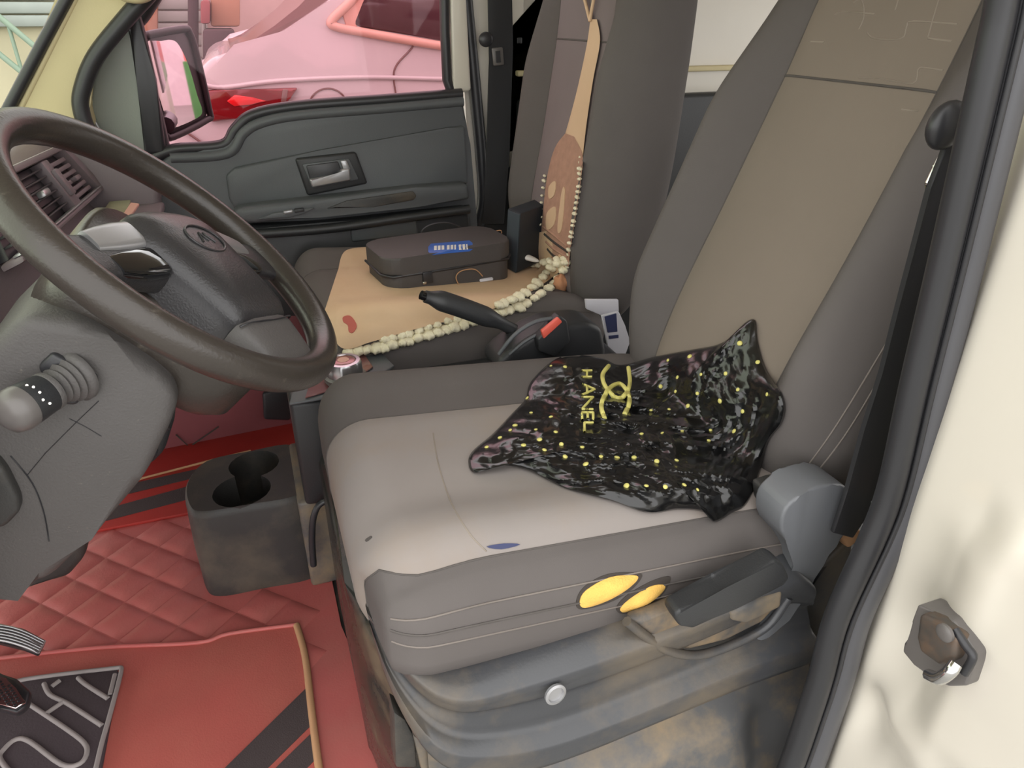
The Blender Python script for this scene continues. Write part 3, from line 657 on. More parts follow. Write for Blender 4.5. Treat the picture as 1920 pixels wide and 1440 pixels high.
# loose things on the dash shelf
tag(slab('note_card', [at(182, 418, 'z', .643), at(206, 383, 'z', .646), at(246, 380, 'z', .646), at(236, 420, 'z', .643)], (0, 0, .006), m_card, None, .001, 1), 'greenish grey card lying on the dash shelf under the vent', 'card')
tag(slab('pink_card', [at(226, 414, 'z', .652), at(246, 384, 'z', .655), at(262, 386, 'z', .655), at(240, 416, 'z', .652)], (0, 0, .005), m_pinkcard, None, .001, 1), 'pale pink card strip beside the greenish card on the dash', 'card')
tag(blob('metal_clip', at(290, 424, 'z', .643), (.010, .008, .006), m_chrome, None, None, 2, .3, 30), 'tiny shiny metal clip at the end of the dash shelf', 'clip')

# ================================================================== SIDE MIRROR
mr = thing('side_mirror', 'black framed wing mirror outside the passenger window', 'mirror', at(330, 250, 'y', 2.0))
mcen = at(322, 155, 'y', 2.0); mn = V((.726, -.688, .017)).normalized()
def mpl(u, v, off=0):
    d = ray(u, v); return CAM+d*((mcen-CAM).dot(mn)/d.dot(mn))+mn*off
gp = cr([mpl(u, v, .001) for u, v in ((270, 84), (300, 77), (320, 75), (334, 86), (352, 125), (368, 180), (377, 208), (366, 222), (318, 241), (310, 225), (290, 160))], 3, True)
hp = [mpl(u, v) for u, v in ((252, 84), (258, 70), (342, 54), (354, 60), (366, 95), (392, 208), (388, 224), (325, 256), (310, 252), (296, 215), (270, 145))]
slab('mirror_housing', hp, -mn*.09, m_rubber, mr, .010, 3, 40, .8)
tube('mirror_frame', cr([p+mn*.001 for p in hp], 3, True), .0085, m_rubber, mr, 8, True)
slab('mirror_glass', gp, mn*.003, m_mirror, mr, 0)
tube('mirror_arm', [at(312, 235, 'y', 1.87), at(318, 225, 'y', 1.95), mpl(330, 215, -.05)], .018, m_rubber, mr, 10)

# ================================================================== CONSOLE
tc_ = thing('centre_console', 'black centre console column between the seats with sloping front', 'console', (.2, 1.17, .1))
slab('console_body', [(.004, 1.105, .205), (.004, 1.235, .205), (.004, 1.235, .418), (.004, 1.105, .418)], (.10, 0, -.006), m_black, tc_, .008, 3)
slab('console_tunnel', [(.09, 1.085, .0), (.09, 1.225, .0), (.09, 1.225, .395), (.09, 1.085, .395)], (.56, 0, 0), m_black, tc_, .02, 4)
slab('top_plate', [at(542, 762, 'z', .421), at(656, 742, 'z', .421), at(740, 690, 'z', .421), at(690, 640, 'z', .421), at(560, 700, 'z', .421)], (0, 0, .006), m_door, tc_, .003, 2)
slab('gloss_plate', [at(572, 748, 'z', .428), at(640, 728, 'z', .428), at(700, 690, 'z', .428), at(680, 660, 'z', .428), at(590, 690, 'z', .428)], (0, 0, .003), M('rose_gloss_plate', (120, 78, 78), .12, var=.02, coat=.8), tc_, .001, 1)
gk = thing('gear_selector', 'round silver knurled rotary gear knob on the console', 'gear knob', at(648, 715, 'z', .43))
kc = at(648, 712, 'z', .432)
lathe('knob_base', [(.034, 0), (.036, .003), (.036, .010), (.032, .013), (.003, .013)], kc, (0, 0, 1), m_hub, gk, 40)
pf = [(.031, .012), (.031, .020), (.0305, .034), (.028, .038), (.022, .0385), (.021, .036), (.002, .036)]
kn = lathe('knob_ring', pf, kc, (0, 0, 1), m_knob, gk, 60)
bm = bmesh.new(); bm.from_mesh(kn.data)
for v in bm.verts:
    rel = v.co-kc; ang = math.atan2(rel.y, rel.x); rr = math.hypot(rel.x, rel.y)
    if rr > .0302 and round(ang/(2*math.pi/60)) % 2 == 0: v.co.x -= rel.x/rr*.0012; v.co.y -= rel.y/rr*.0012
bm.to_mesh(kn.data); bm.free()
kt = lathe('knob_top', [(.021, .0355), (.021, .037), (.018, .0385), (.002, .0385)], kc, (0, 0, 1), M('pink_reflection_top', (150, 104, 104), .25, metal=.5, var=.02), gk, 40)  # rose colour is a pink reflection painted onto the knob top
lathe('knob_symbol', [(.010, .038), (.010, .0392), (.007, .0395), (.001, .0395)], kc, (0, 0, 1), m_pinkcard, kt, 24)
# handbrake and housing
hh = thing('handbrake', 'black handbrake lever raised between the seats', 'handbrake', (.5, 1.17, .38))
hb = cr([at(797, 556, 'y', 1.17), at(830, 565, 'y', 1.17), at(880, 582, 'y', 1.17), at(940, 606, 'y', 1.17), at(985, 632, 'y', 1.17)], 6)
tube('lever_grip', hb, lambda t: .0105+.007*sst(.06, .25, t)-.006*sst(.62, .75, t), m_black, hh, 16, False, 1.1)
tube('release_button', [at(789, 553, 'y', 1.17), at(797, 556, 'y', 1.17)], .0085, m_gloss, hh, 14)
hs = pslab('lever_housing', [(935, 678), (962, 654), (1003, 628), (1040, 612), (1105, 606), (1130, 616), (1138, 655), (1135, 690), (930, 700)], 'y', 1.105, .085, m_black, hh, .012, 4, 0)
tube('housing_ridge', cr([at(u, v, 'y', 1.102) for u, v in ((935, 665), (965, 628), (1005, 603), (1050, 595))], 6), .004, m_door, hs, 8)
tube('housing_ridge', cr([at(u, v, 'y', 1.102) for u, v in ((955, 665), (985, 640), (1020, 622), (1045, 618))], 6), .003, m_door, hs, 8)
bk = thing('belt_buckle', 'black seat belt buckle with a red release button beside the handbrake', 'buckle', at(1035, 640, 'y', 1.09))
pslab('buckle_body', [(1008, 636), (1050, 592), (1064, 602), (1070, 640), (1040, 670), (1012, 660)], 'y', 1.085, .025, m_black, bk, .004, 3)
pslab('release_button', [(1016, 622), (1048, 596), (1055, 604), (1020, 636)], 'y', 1.079, .010, m_redb, bk, .002, 2)
# papers between the seats
tag(pslab('folded_paper', [(1098, 562), (1160, 562), (1161, 584), (1128, 592), (1100, 580)], 'y', 1.235, .008, m_paper, None, .002, 2), 'white folded paper sticking out behind the handbrake housing', 'paper')
pb = thing('leaflet', 'white leaflet with navy print wedged between the two seats', 'paper', at(1150, 660, 'y', 1.2))
pslab('sheet', [(1128, 592), (1160, 584), (1172, 610), (1182, 640), (1172, 668), (1152, 662), (1140, 650)], 'y', 1.222, .006, m_paper, pb, .001, 1)
pslab('print_block', [(1134, 594), (1156, 588), (1158, 622), (1140, 624)], 'y', 1.220, .003, m_navy, pb, .0005, 1)
pslab('print_line', [(1142, 630), (1160, 628), (1160, 634), (1143, 636)], 'y', 1.220, .003, m_navy, pb, .0005, 1)
# cup holder
ch = thing('cup_holder', 'black dusty double cup holder box standing on the red mat', 'cup holder', (-.1, 1.22, 0))
foot = cr([(-.205, 1.19, 0), (-.180, 1.155, 0), (-.10, 1.148, 0), (.005, 1.150, 0), (.015, 1.25, 0), (.005, 1.345, 0), (-.09, 1.35, 0), (-.175, 1.34, 0), (-.21, 1.27, 0)], 5, True)
def cup_hole(x, y): return min(math.hypot((x+.105)/1.0, y-1.205)-.052, math.hypot(x+.080, y-1.290)-.048)
# body walls and a rim plate with real wells
n = len(foot); cx = V((-.1, 1.25, 0))
lev = [(1.0, 0), (1.0, .10), (.97, .185), (.95, .196), (.92, .20)]
vs = [cx+(p-cx)*s+V((0, 0, z)) for s, z in lev for p in foot]; fs = []
for i in range(len(lev)-1):
    for k in range(n): fs.append((i*n+k, i*n+(k+1) % n, (i+1)*n+(k+1) % n, (i+1)*n+k))
# inner outline of the joined wells
hole = []
for k in range(n):
    p = foot[k]; dr = (p-cx).normalized(); t = 0
    cc = V((-.0925, 1.2475, 0))
    while t < .12 and cup_hole(cc.x+dr.x*t, cc.y+dr.y*t) < 0: t += .001
    hole.append(cc+dr*max(t, .018))
base = (len(lev)-1)*n; k0 = len(vs)
vs += [p+V((0, 0, .20)) for p in hole]; vs += [p*1+V((0, 0, .194)) for p in hole]
vs += [cc+(p-cc)*.9+V((0, 0, .09)) for p in hole]
for (u0, u1) in ((base, k0), (k0, k0+n), (k0+n, k0+2*n)):
    for k in range(n): fs.append((u0+k, u0+(k+1) % n, u1+(k+1) % n, u1+k))
fs.append(tuple(range(k0+2*n, k0+3*n)))
mk('holder_body', vs, fs, m_blackd, ch, 35)
tag(slab('crumpled_wrapper', [(-.125, 1.185, .094), (-.095, 1.175, .094), (-.082, 1.20, .094), (-.11, 1.215, .094)], (.004, .006, .03), M('wrapper', (150, 140, 110), .5, var=.3, vscale=60), None, .006, 2), 'crumpled pale wrapper in the cup holder', 'wrapper')
tag(lathe('bolt_boss', [(.022, 0), (.022, .008), (.016, .012), (.010, .010), (.001, .010)], at(596, 893, 'z', .21), (0, 0, 1), m_piping, None, 20), 'dusty round bolt boss behind the cup holder', 'bolt')
slab('rear_shelf', [(-.01, 1.12, .0), (-.01, 1.34, .0), (.06, 1.34, .0), (.06, 1.12, .0)], (0, 0, .205), m_dirty, ch, .008, 3)
tube('hose', cr([at(u, v, 'y', 1.08) for u, v in ((625, 935), (600, 945), (588, 970), (585, 1010), (588, 1060))], 5), .006, m_rubber, ch, 8)

# ================================================================== MATS AND PEDALS
qm = thing('quilted_mat', 'rose red quilted leather mat in the driver footwell', 'floor mat', (-.35, 1.15, 0))
base_o = slab('mat_base', [(-.95, .60, -.003), (-.95, 1.47, -.003), (.03, 1.45, -.003), (.03, 1.0, -.003), (.09, .60, -.003)], (0, 0, .006), m_quilt, qm, .002, 1)
DM = .050
vs = []; fs = []; R_ = 6; Q_ = 4
sq = []
for k in range(Q_):
    for j in range(4):
        t = j/4; c0 = [(1, 0), (0, 1), (-1, 0), (0, -1)]; a, b = c0[k], c0[(k+1) % 4]; sq.append((a[0]*(1-t)+b[0]*t, a[1]*(1-t)+b[1]*t))
for r_ in range(4):
    k = [1, .82, .5, .05][r_]; z = [0, .0032, .0045, .0050][r_]
    for a, b in sq: vs.append((a*DM*.98*k, b*DM*.98*k, z))
n = len(sq)
for r_ in range(3):
    for k in range(n): fs.append((r_*n+k, r_*n+(k+1) % n, (r_+1)*n+(k+1) % n, (r_+1)*n+k))
fs.append(tuple(range(3*n, 4*n)))
dme = bpy.data.meshes.new('quilt_diamond'); dme.from_pydata(vs, [], fs); dme.update(); fin(dme, 180); dme.materials.append(m_quilt)
def infoot(x, y): return -.215 < x < .03 and 1.14 < y < 1.36
cnt = 0
for i in range(-20, 22):
    for j in range(-2, 30):
        x = -.40+(i)*DM*1.0; y = .90+j*DM
        if (i+j) % 2: continue
        u = (V((x, y, 0))-CAM); z = u.dot(FW); px_ = 960+FPX*u.dot(RT)/z; py_ = 720-FPX*u.dot(UP)/z
        if -60 < px_ < 640 and 960 < py_ < 1270 and y < 1.44 and not infoot(x, y) and x < .0:
            o = obj('quilt_diamond', dme, None, qm); o.location = (x, y, .0028); cnt += 1
# smooth red mat with heel pad and stripes
fm = thing('carpet_mat', 'flat red carpet mat with black heel pad under the pedals', 'floor mat', (-.2, .9, 0))
mp = [at(u, v, 'z', .012) for u, v in ((-260, 1258), (0, 1234), (190, 1215), (370, 1206), (430, 1188), (556, 1170), (572, 1230), (584, 1330), (598, 1440), (622, 1600), (-300, 1600))]
slab('carpet', mp, (0, 0, -.009), m_red, fm, .002, 1)
tube('mat_piping', cr([at(u, v, 'z', .014) for u, v in ((556, 1172), (572, 1230), (584, 1330), (598, 1440), (622, 1600))], 5), .006, m_piping, fm, 8)
tube('mat_hem', cr([at(u, v, 'z', .013) for u, v in ((-100, 1245), (0, 1234), (190, 1214), (370, 1205), (430, 1188), (556, 1171))], 5), .004, m_quilt, fm, 8)
slab('dark_stripe', [at(u, v, 'z', .014) for u, v in ((576, 1288), (582, 1360), (430, 1510), (350, 1510))], (0, 0, -.003), m_stripe, fm, 0)
slab('dark_stripe', [at(u, v, 'z', .014) for u, v in ((584, 1374), (590, 1424), (510, 1505), (450, 1505))], (0, 0, -.003), m_stripe, fm, 0)
hp_ = slab('heel_pad', [at(u, v, 'z', .019) for u, v in ((-120, 1290), (0, 1278), (60, 1268), (215, 1251), (225, 1262), (206, 1350), (186, 1460), (-150, 1500))], (0, 0, -.008), m_heel, fm, .002, 2)
zz = lambda p: (p[0]/2.667, 1100+p[1]/2.667)
for pl in ([(60, 480), (150, 460), (380, 430), (600, 405)], [(600, 405), (605, 430), (550, 640), (510, 780), (480, 907), (470, 960)], [(120, 570), (150, 590), (330, 710), (420, 780), (435, 830), (400, 885), (310, 890), (150, 775), (80, 765), (20, 815), (0, 860), (60, 940)],
           [(220, 485), (250, 540), (330, 580), (410, 630), (510, 695)], [(390, 455), (430, 490), (540, 560)], [(225, 640), (320, 575)], [(300, 470), (260, 500)], [(575, 440), (550, 540)]):
    tube('heel_ridge', cr([at(*zz(p), 'z', .0195) for p in pl], 4), .0038, m_ridge, hp_, 8)
# mat of the passenger side
pm = thing('passenger_mat', 'red passenger side mat with two black stripes beyond the cup holder', 'floor mat', (-.3, 1.6, 0))
slab('mat_sheet', [(-1.0, 1.455, .0), (-1.0, 1.74, .0), (.10, 1.78, .0), (.10, 1.44, .0)], (0, 0, .010), M('deep_red_mat', (168, 44, 36), .6, var=.08, bump=.2), pm, .003, 2)
for pl in ([(150, 928), (200, 917), (420, 868), (420, 882), (200, 935), (150, 946)], [(150, 962), (195, 955), (420, 893), (420, 918), (190, 978), (150, 986)]):
    slab('black_stripe', [at(u, v, 'z', .0115) for u, v in pl], (0, 0, -.003), m_stripe, pm, 0)
tube('orange_piping', [at(u, v, 'z', .012) for u, v in ((180, 925), (270, 896), (400, 862), (470, 845))], .003, m_piping, pm, 6)
# quilted kick panel at the far side
kp = thing('kick_panel', 'dark rose quilted panel rising beside the passenger mat', 'panel', (-.2, 1.79, 0))
slab('panel_sheet', [(-.50, 1.735, .0), (.12, 1.775, .0), (.12, 1.775, .32), (-.50, 1.735, .32)], (0, .02, 0), M('dark_rose_quilt', (128, 72, 76), .5, var=.1), kp, .004, 2)
slab('black_vent', [at(u, v, 'y', 1.755) for u, v in ((492, 738), (520, 728), (548, 740), (545, 790), (495, 788))], (0, .02, 0), m_black, kp, .008, 3)
tube('quilt_seam', [at(u, v, 'y', 1.745) for u, v in ((330, 815), (355, 838), (410, 800))], .002, m_torn, kp, 6)
# pedals
pe = thing('accelerator_pedal', 'grey ribbed accelerator pedal above the quilted mat', 'pedal', (-.46, 1.03, .05))
pp = [at(u, v, 'z', .11) for u, v in ((-70, 1165), (0, 1168), (45, 1178), (86, 1200), (72, 1228), (40, 1215), (0, 1205), (-70, 1200))]
slab('pedal_plate', pp, (-.005, .01, -.014), m_black, pe, .004, 3)
for k in range(6):
    t = (k+.5)/6; a_ = [at(u, v, 'z', .112) for u, v in ((-70, 1166+30*t), (0, 1170+33*t), (42, 1180+34*t), (85-13*t, 1201+25*t))]
    tube('pedal_rib', cr(a_, 4), .0022, m_silver, pe, 6)
tube('pedal_arm', [at(-20, 1185, 'z', .10), V((-.56, 1.06, .2)), V((-.6, 1.06, .4))], .008, m_rubber, pe, 8)
br = thing('brake_pedal', 'black brake pedal with bright honeycomb metal face', 'pedal', (-.44, .92, .08))
bpts = [at(u, v, 'z', .13) for u, v in ((-50, 1245), (0, 1262), (30, 1270), (58, 1296), (52, 1322), (30, 1338), (0, 1328), (-60, 1310))]
slab('pedal_pad', bpts, (-.004, .01, -.02), m_rubber, br, .006, 3)
fpl = slab('metal_face', [at(u, v, 'z', .1335) for u, v in ((-50, 1262), (0, 1268), (10, 1270), (30, 1290), (48, 1316), (28, 1328), (0, 1320), (-50, 1306))], (0, 0, -.003), m_chrome, br, .001, 1)
hx = bpy.data.meshes.new('honeycomb_cell'); c6 = [(.0025*math.cos(math.pi/3*k), .0025*math.sin(math.pi/3*k), 0) for k in range(6)]
hx.from_pydata(c6+[(x*.7, y*.7, .0006) for x, y, z in c6], [], [(k, (k+1) % 6, 6+(k+1) % 6, 6+k) for k in range(6)]+[tuple(range(6, 12))]); hx.update(); hx.materials.append(m_rubber)
from mathutils.geometry import intersect_point_tri_2d
bF = bvh([fpl])
c0 = at(0, 1295, 'z', .1336)
for i in range(-6, 9):
    for j in range(-6, 7):
        p = c0+V((i*.0066+(j % 2)*.0033, j*.0058, 0)); h_ = bF.ray_cast(p+V((0, 0, .05)), V((0, 0, -1)))
        ok = all(bF.ray_cast(p+V((math.cos(q)*.004, math.sin(q)*.004, .05)), V((0, 0, -1)))[0] for q in (0, 1.57, 3.14, 4.71))
        if h_[0] and ok: o = obj('honeycomb_cell', hx, None, br); o.location = (p.x, p.y, h_[0].z+.0002)
tube('pedal_arm', [at(0, 1300, 'z', .118), V((-.52, .94, .25)), V((-.6, .94, .42))], .008, m_rubber, br, 8)

# ================================================================== THINGS ON THE PASSENGER SEAT
def strip_on(name, L, R, B, mat, parent, off=.006, th=.004, na=5, nc=8, wob=.0, fz=.45, drop=None):
    L = cr([(a, b, 0) for a, b in L], na); R = cr([(a, b, 0) for a, b in R], na); m = min(len(L), len(R)); vs = []; fs = []
    for i in range(m):
        for j in range(nc+1):
            q = L[i].lerp(R[i], j/nc); h = hit(B, q.x, q.y) if B else None
            if h is None: h = at(q.x, q.y, 'z', fz)
            d = (CAM-h).normalized(); vs.append(h+d*(off+wob*noise.noise(h*30)))
    k = len(vs); W = nc+1
    for i in range(m):
        for j in range(W): vs.append(vs[i*W+j]-(CAM-vs[i*W+j]).normalized()*th)
    for i in range(m-1):
        for j in range(nc): q = i*W+j; fs.append((q, q+1, q+W+1, q+W)); fs.append((k+q, k+q+W, k+q+W+1, k+q+1))
    for i in range(m-1): q = i*W; fs.append((q, q+W, k+q+W, k+q)); q += nc; fs.append((q, k+q, k+q+W, q+W))
    for j in range(nc): fs.append((j, k+j, k+j+1, j+1)); q = (m-1)*W+j; fs.append((q, q+1, k+q+1, k+q))
    return mk(name, vs, fs, mat, parent, 60)
cl = thing('seat_pad', 'tan cloth seat pad with scalloped lace edge on the passenger seat', 'seat pad', (.35, 1.45, .46))
near = [(640, 652), (700, 640), (790, 614), (880, 592), (950, 570), (1010, 538), (1062, 500)]
far = [(648, 470), (700, 462), (760, 456), (850, 450), (930, 445), (985, 440), (1030, 432)]
# left rounded front edge handled by an extra column pair
pad = strip_on('pad_cloth', [(606, 590)]+near, [(634, 505)]+far, B2all, m_tan, cl, .014, .008, 8, 48, .003)
BPD = bvh([pad]); BPA = bvh([pad]+co2+bo2)
blob('pad_tuft', at(662, 470, 'z', .46), (.022, .016, .010), m_tan, cl, None, 3, .5, 60)
blob('pad_tuft', at(742, 459, 'z', .47), (.035, .018, .012), m_tan, cl, None, 3, .3, 40)
decal('red_mark', [(643, 595), (655, 592), (664, 600), (669, 612), (662, 624), (654, 622), (652, 610), (644, 604)], BPD, m_red2, cl, .0015, 3, 3)
sm_ = bpy.data.meshes.new('lace_scallop'); bm = bmesh.new(); bmesh.ops.create_icosphere(bm, subdivisions=3, radius=1)
for v in bm.verts:
    a = math.atan2(v.co.y, v.co.x); v.co *= 1+.10*math.cos(7*a)+.12*noise.noise(v.co*3); v.co = V((v.co.x*.0085, v.co.y*.0115, v.co.z*.006))
bm.to_mesh(sm_); bm.free(); fin(sm_, 180); sm_.materials.append(m_lace)
def scallops(pix, n, sc=1., fz=.452, par=cl, B=None):
    pts = cr([(a, b, 0) for a, b in pix], 12); acc = [0]
    for i in range(1, len(pts)): acc.append(acc[-1]+(pts[i]-pts[i-1]).length)
    for k in range(n):
        s = acc[-1]*k/(n-1); i = max(j for j in range(len(acc)) if acc[j] <= s+1e-6)
        p = pts[i]; h = (hit(B, p.x, p.y, .004) if B else at(p.x, p.y, 'z', fz))
        if h is None: continue
        o = obj('lace_scallop', sm_, None, par); o.location = h; o.scale = (sc*random.uniform(.9, 1.15),)*3
        o.rotation_euler = (random.uniform(-.3, .3), random.uniform(-.3, .3), random.uniform(-.4, .4))
scallops([(655, 660), (700, 652), (760, 640), (830, 620), (885, 604)], 15, 1.5, .452, cl, BPA)
scallops([(720, 636), (790, 618), (850, 600), (890, 596)], 11, 1.2, .452, cl, BPA)
scallops([(925, 590), (975, 575), (1010, 556), (1045, 530), (1060, 505)], 11, 1.4, .452, cl, BPA)
scallops([(935, 574), (985, 552), (1020, 520), (1045, 495), (1065, 492)], 12, 1.3, .462, cl, BPA)
scallops([(1000, 500), (1020, 492), (1045, 488), (1062, 485)], 6, 1.2, .47, cl, BPA)
# strap and brocade panel hanging on the passenger backrest
hc = thing('backrest_cover', 'tan cloth strap and rose brocade panel hanging on the passenger backrest', 'seat cover', at(1050, 480, 'x', .62))
strip_on('cloth_strap', [(1107, 36), (1100, 85), (1084, 160), (1070, 215), (1060, 250)], [(1119, 36), (1125, 78), (1112, 150), (1100, 230), (1093, 292)], B2b, m_tan, hc, .012, .006, 5, 8)
tube('cloth_tie', [hit(B2b, u, v, .008) for u, v in ((1092, -50), (1103, 0), (1108, 20), (1113, 40))], .0035, m_tan, hc, 8)
tube('cloth_tie', [hit(B2b, u, v, .008) for u, v in ((1128, -50), (1120, 0), (1116, 20), (1113, 40))], .0035, m_tan, hc, 8)
bro = strip_on('brocade_panel', [(1060, 250), (1040, 278), (1026, 330), (1018, 400), (1016, 455), (1030, 490)], [(1076, 256), (1092, 290), (1090, 330), (1080, 400), (1072, 450), (1066, 500)], B2all, m_pinkk, hc, .014, .006, 5, 8)
BBR = bvh([bro])
for pl in ([(1026, 400), (1042, 388), (1040, 420), (1026, 430)], [(1054, 360), (1060, 358), (1054, 428), (1046, 430)], [(1030, 350), (1042, 340), (1040, 365), (1030, 372)]):
    decal('brocade_motif', pl, BBR, m_tan, bro, .0015, 3, 4)
for k in range(4): line_on('brocade_fold', [(1018+3*k, 425+14*k), (1040, 442+13*k), (1064, 462+10*k)], BBR, .003, m_torn if k % 2 else m_pinkk, bro, 4)
scallops([(1092, 296), (1088, 345), (1079, 405), (1071, 455), (1066, 500)], 20, .55, .5, hc, B2b)
scallops([(1024, 330), (1018, 380), (1015, 420)], 8, .5, .5, hc, B2b)
tag(blob('cloth_tassel', (hit(BPA, 1058, 530, .008) or at(1058, 530, 'z', .45)), (.016, .014, .022), M('amber_cloth', (196, 140, 104), .9, var=.15, vscale=60), None, None, 3, .5, 40), 'amber brown cloth tassel at the rear corner of the tan seat pad', 'tassel')
# case
cs = thing('hard_case', 'dark grey hard carrying case with a blue label lying on the tan pad', 'case', (.38, 1.52, .47))
Rz = Matrix.Rotation(math.radians(8), 3, 'Z')
CC_ = V((.372, 1.500, .515))
def cpt(x, y, z): return CC_+Rz@V((x, y, z))
def rrect(hx, hy, r, z): return [cpt(sx*(hx-r)+r*math.cos(q), sy*(hy-r)+r*math.sin(q), z) for sx, sy, q0 in ((1, 1, 0), (-1, 1, 90), (-1, -1, 180), (1, -1, 270)) for q in [math.radians(q0+15*k) for k in range(7)]]
slab('lower_shell', rrect(.148, .076, .036, -.053), (0, 0, .050), m_case, cs, .010, 4)
tp = slab('lid', rrect(.151, .079, .038, .0), (0, 0, .038), m_case, cs, .012, 5)
BC = bvh([tp])
zp = [cpt(x, y, -.001) for x, y in ((-.150, .06), (-.153, -.05), (-.135, -.076), (0, -.078), (.135, -.076), (.153, -.05), (.150, .06))]
tube('zip', zp, .003, m_rubber, cs, 8)
box('zip_pull', cpt(-.06, -.080, -.012), (.022, .006, .026), m_rubber, cs, .002, 2, Rz)
box('zip_rivet', cpt(-.068, -.082, -.022), (.008, .004, .006), m_chrome, cs, .001, 1, Rz)
lb = decal('blue_label', [(803, 464), (808, 458), (845, 455), (880, 452), (886, 457), (886, 467), (880, 471), (845, 474), (810, 478), (803, 473)], BC, m_blue, cs, .0015, 4, 0)
for (a, b) in ((814, 834), (838, 856), (860, 878)):
    for (x0, x1) in ((a, a+5), (a+7, a+12), (a+14, b-1)):
        decal('label_print', [(x0, 463-(x0-814)*.05), (x1, 462.5-(x0-814)*.05), (x1, 470-(x0-814)*.05), (x0, 470.5-(x0-814)*.05)], BC, m_white, lb, .0024, 2, 0)
tube('cord_loop', cr([at(u, v, 'y', 1.60) for u, v in ((795, 452), (790, 435), (805, 422), (835, 417), (862, 425), (870, 440))], 6), .0016, m_rubber, cs, 6)
tube('cord', cr([at(u, v, 'y', 1.55) for u, v in ((885, 462), (895, 448), (915, 438), (938, 432), (940, 440))], 5), .0014, m_piping, cs, 6)
tube('cord', cr([at(u, v, 'y', 1.42) for u, v in ((862, 537), (855, 520), (865, 508), (890, 505), (905, 518))], 5), .0012, m_piping, cs, 6)
blob('cord_bead', at(941, 472, 'y', 1.50), (.005, .004, .005), m_white, cs, None, 2)
tag(slab('foil_scrap', [at(u, v, 'z', .472) for u, v in ((897, 518), (912, 514), (926, 526), (900, 530))], (0, .004, .006), m_paper, None, .002, 1), 'small pale foil scrap beside the dark case', 'scrap')
dbx = thing('upright_box', 'dark navy box standing between the case and the passenger backrest', 'box', at(985, 505, 'z', .46))
A_, B_, C_ = at(946, 500, 'z', .465), at(969, 512, 'z', .465), at(1020, 488, 'z', .465)
slab('box_body', [A_, B_, C_, A_+C_-B_], (.012, .01, .135), M('navy_box', (34, 40, 46), .5, var=.1), dbx, .003, 2)
slab('box_side', [A_.lerp(B_, .04), A_.lerp(B_, .96), A_.lerp(B_, .96)+V((.012, .01, .132)), A_.lerp(B_, .04)+V((.012, .01, .132))], (-.0012, -.001, 0), M('slate_box_side', (62, 70, 76), .5, var=.1), dbx, .0004, 1)
tag(blob('white_scoop', at(984, 481, 'z', .492), (.036, .012, .007), m_white, None, Matrix.Rotation(-.45, 3, 'Z')@Matrix.Rotation(.3, 3, 'Y'), 3), 'white oval plastic scoop lying beside the navy box', 'scoop')

# ================================================================== BLACK BAG
bgt = thing('plastic_bag', 'crumpled black plastic bag with gold print lying on the driver seat', 'bag', (.45, .80, .46))
ol = [(879, 872), (884, 848), (925, 812), (960, 775), (985, 748), (996, 715), (1040, 674), (1085, 666), (1130, 672), (1165, 684), (1230, 668), (1300, 655), (1345, 646), (1375, 628), (1398, 604), (1416, 601), (1421, 640), (1436, 690), (1470, 748), (1468, 790), (1440, 830), (1424, 890), (1400, 945), (1372, 962), (1340, 979), (1318, 960), (1270, 956), (1215, 962), (1150, 940), (1100, 926), (1060, 915), (1020, 896), (985, 880), (935, 872), (905, 882), (888, 886)]
o2 = cr([(a, b, 0) for a, b in ol], 8, True); n = len(o2); c0 = V((1185, 812, 0)); NR = 72
Sup = []
for r_ in range(NR+1):
    k = max(r_/NR, .004); row = []
    for p in o2:
        q = c0+(p-c0)*k; d = ray(q.x, q.y).normalized(); h = B1all.ray_cast(CAM, d); row.append((h[3] if h[3] else (at(q.x, q.y, 'z', .44)-CAM).length, d))
    Sup.append(row)
T = [[min(x[0], 1.4) for x in row] for row in Sup]
for it in range(45):
    N_ = [r[:] for r in T]
    for r_ in range(1, NR):
        for i in range(n):
            N_[r_][i] = min(Sup[r_][i][0], .25*(T[r_-1][i]+T[r_+1][i]+T[r_][i-1]+T[r_][(i+1) % n]))
    T = N_
FOLD = []
for k_ in range(9):
    q_ = random.uniform(0, math.pi); FOLD.append((V((math.cos(q_), math.sin(q_), random.uniform(-.5, .5))), random.uniform(12, 34), random.uniform(0, 9), random.uniform(.6, 1.)))
def crink(P):
    a = noise.noise(P*12)*.013; h_ = 0
    for d_, f_, o_, w_ in FOLD:
        ph = P.dot(d_)*f_+o_+1.1*noise.noise(P*8+V((o_, 0, 0))); tri = abs((ph % 1)*2-1)
        h_ += w_*(tri-.5)*max(0, .25+noise.noise(P*10+V((0, o_, 2))))*2.2
    r2 = 1-abs(noise.noise(P*58))*2
    return a+.0065*h_+.0035*max(r2, 0)**2-.002
vs = []; fs = []
for r_ in range(NR+1):
    k = r_/NR
    for i in range(n):
        t, d = T[r_][i], Sup[r_][i][1]; P = CAM+d*t; hh_ = .040*(1-k**3)**.8
        edge_ = (1-k**8); vs.append(CAM+d*(t-.004-max(0, hh_+crink(P)*edge_*1.0+.004)*(1 if k < 1 else 0)))
kk = len(vs)
for r_ in range(NR+1):
    for i in range(n): vs.append(CAM+Sup[r_][i][1]*(min(T[r_][i], Sup[r_][i][0])-.0015))
for r_ in range(NR):
    for i in range(n):
        a, b, c, d = r_*n+i, r_*n+(i+1) % n, (r_+1)*n+(i+1) % n, (r_+1)*n+i; fs.append((a, b, c, d)); fs.append((kk+a, kk+d, kk+c, kk+b))
for i in range(n): a = NR*n+i; b = NR*n+(i+1) % n; fs.append((a, b, kk+b, kk+a))
bag = mk('bag_film', vs, fs, m_bag, bgt, 28)
BB = bvh([bag])
zq = lambda X, Y: (840+X*.3542, 580+Y*.3543)
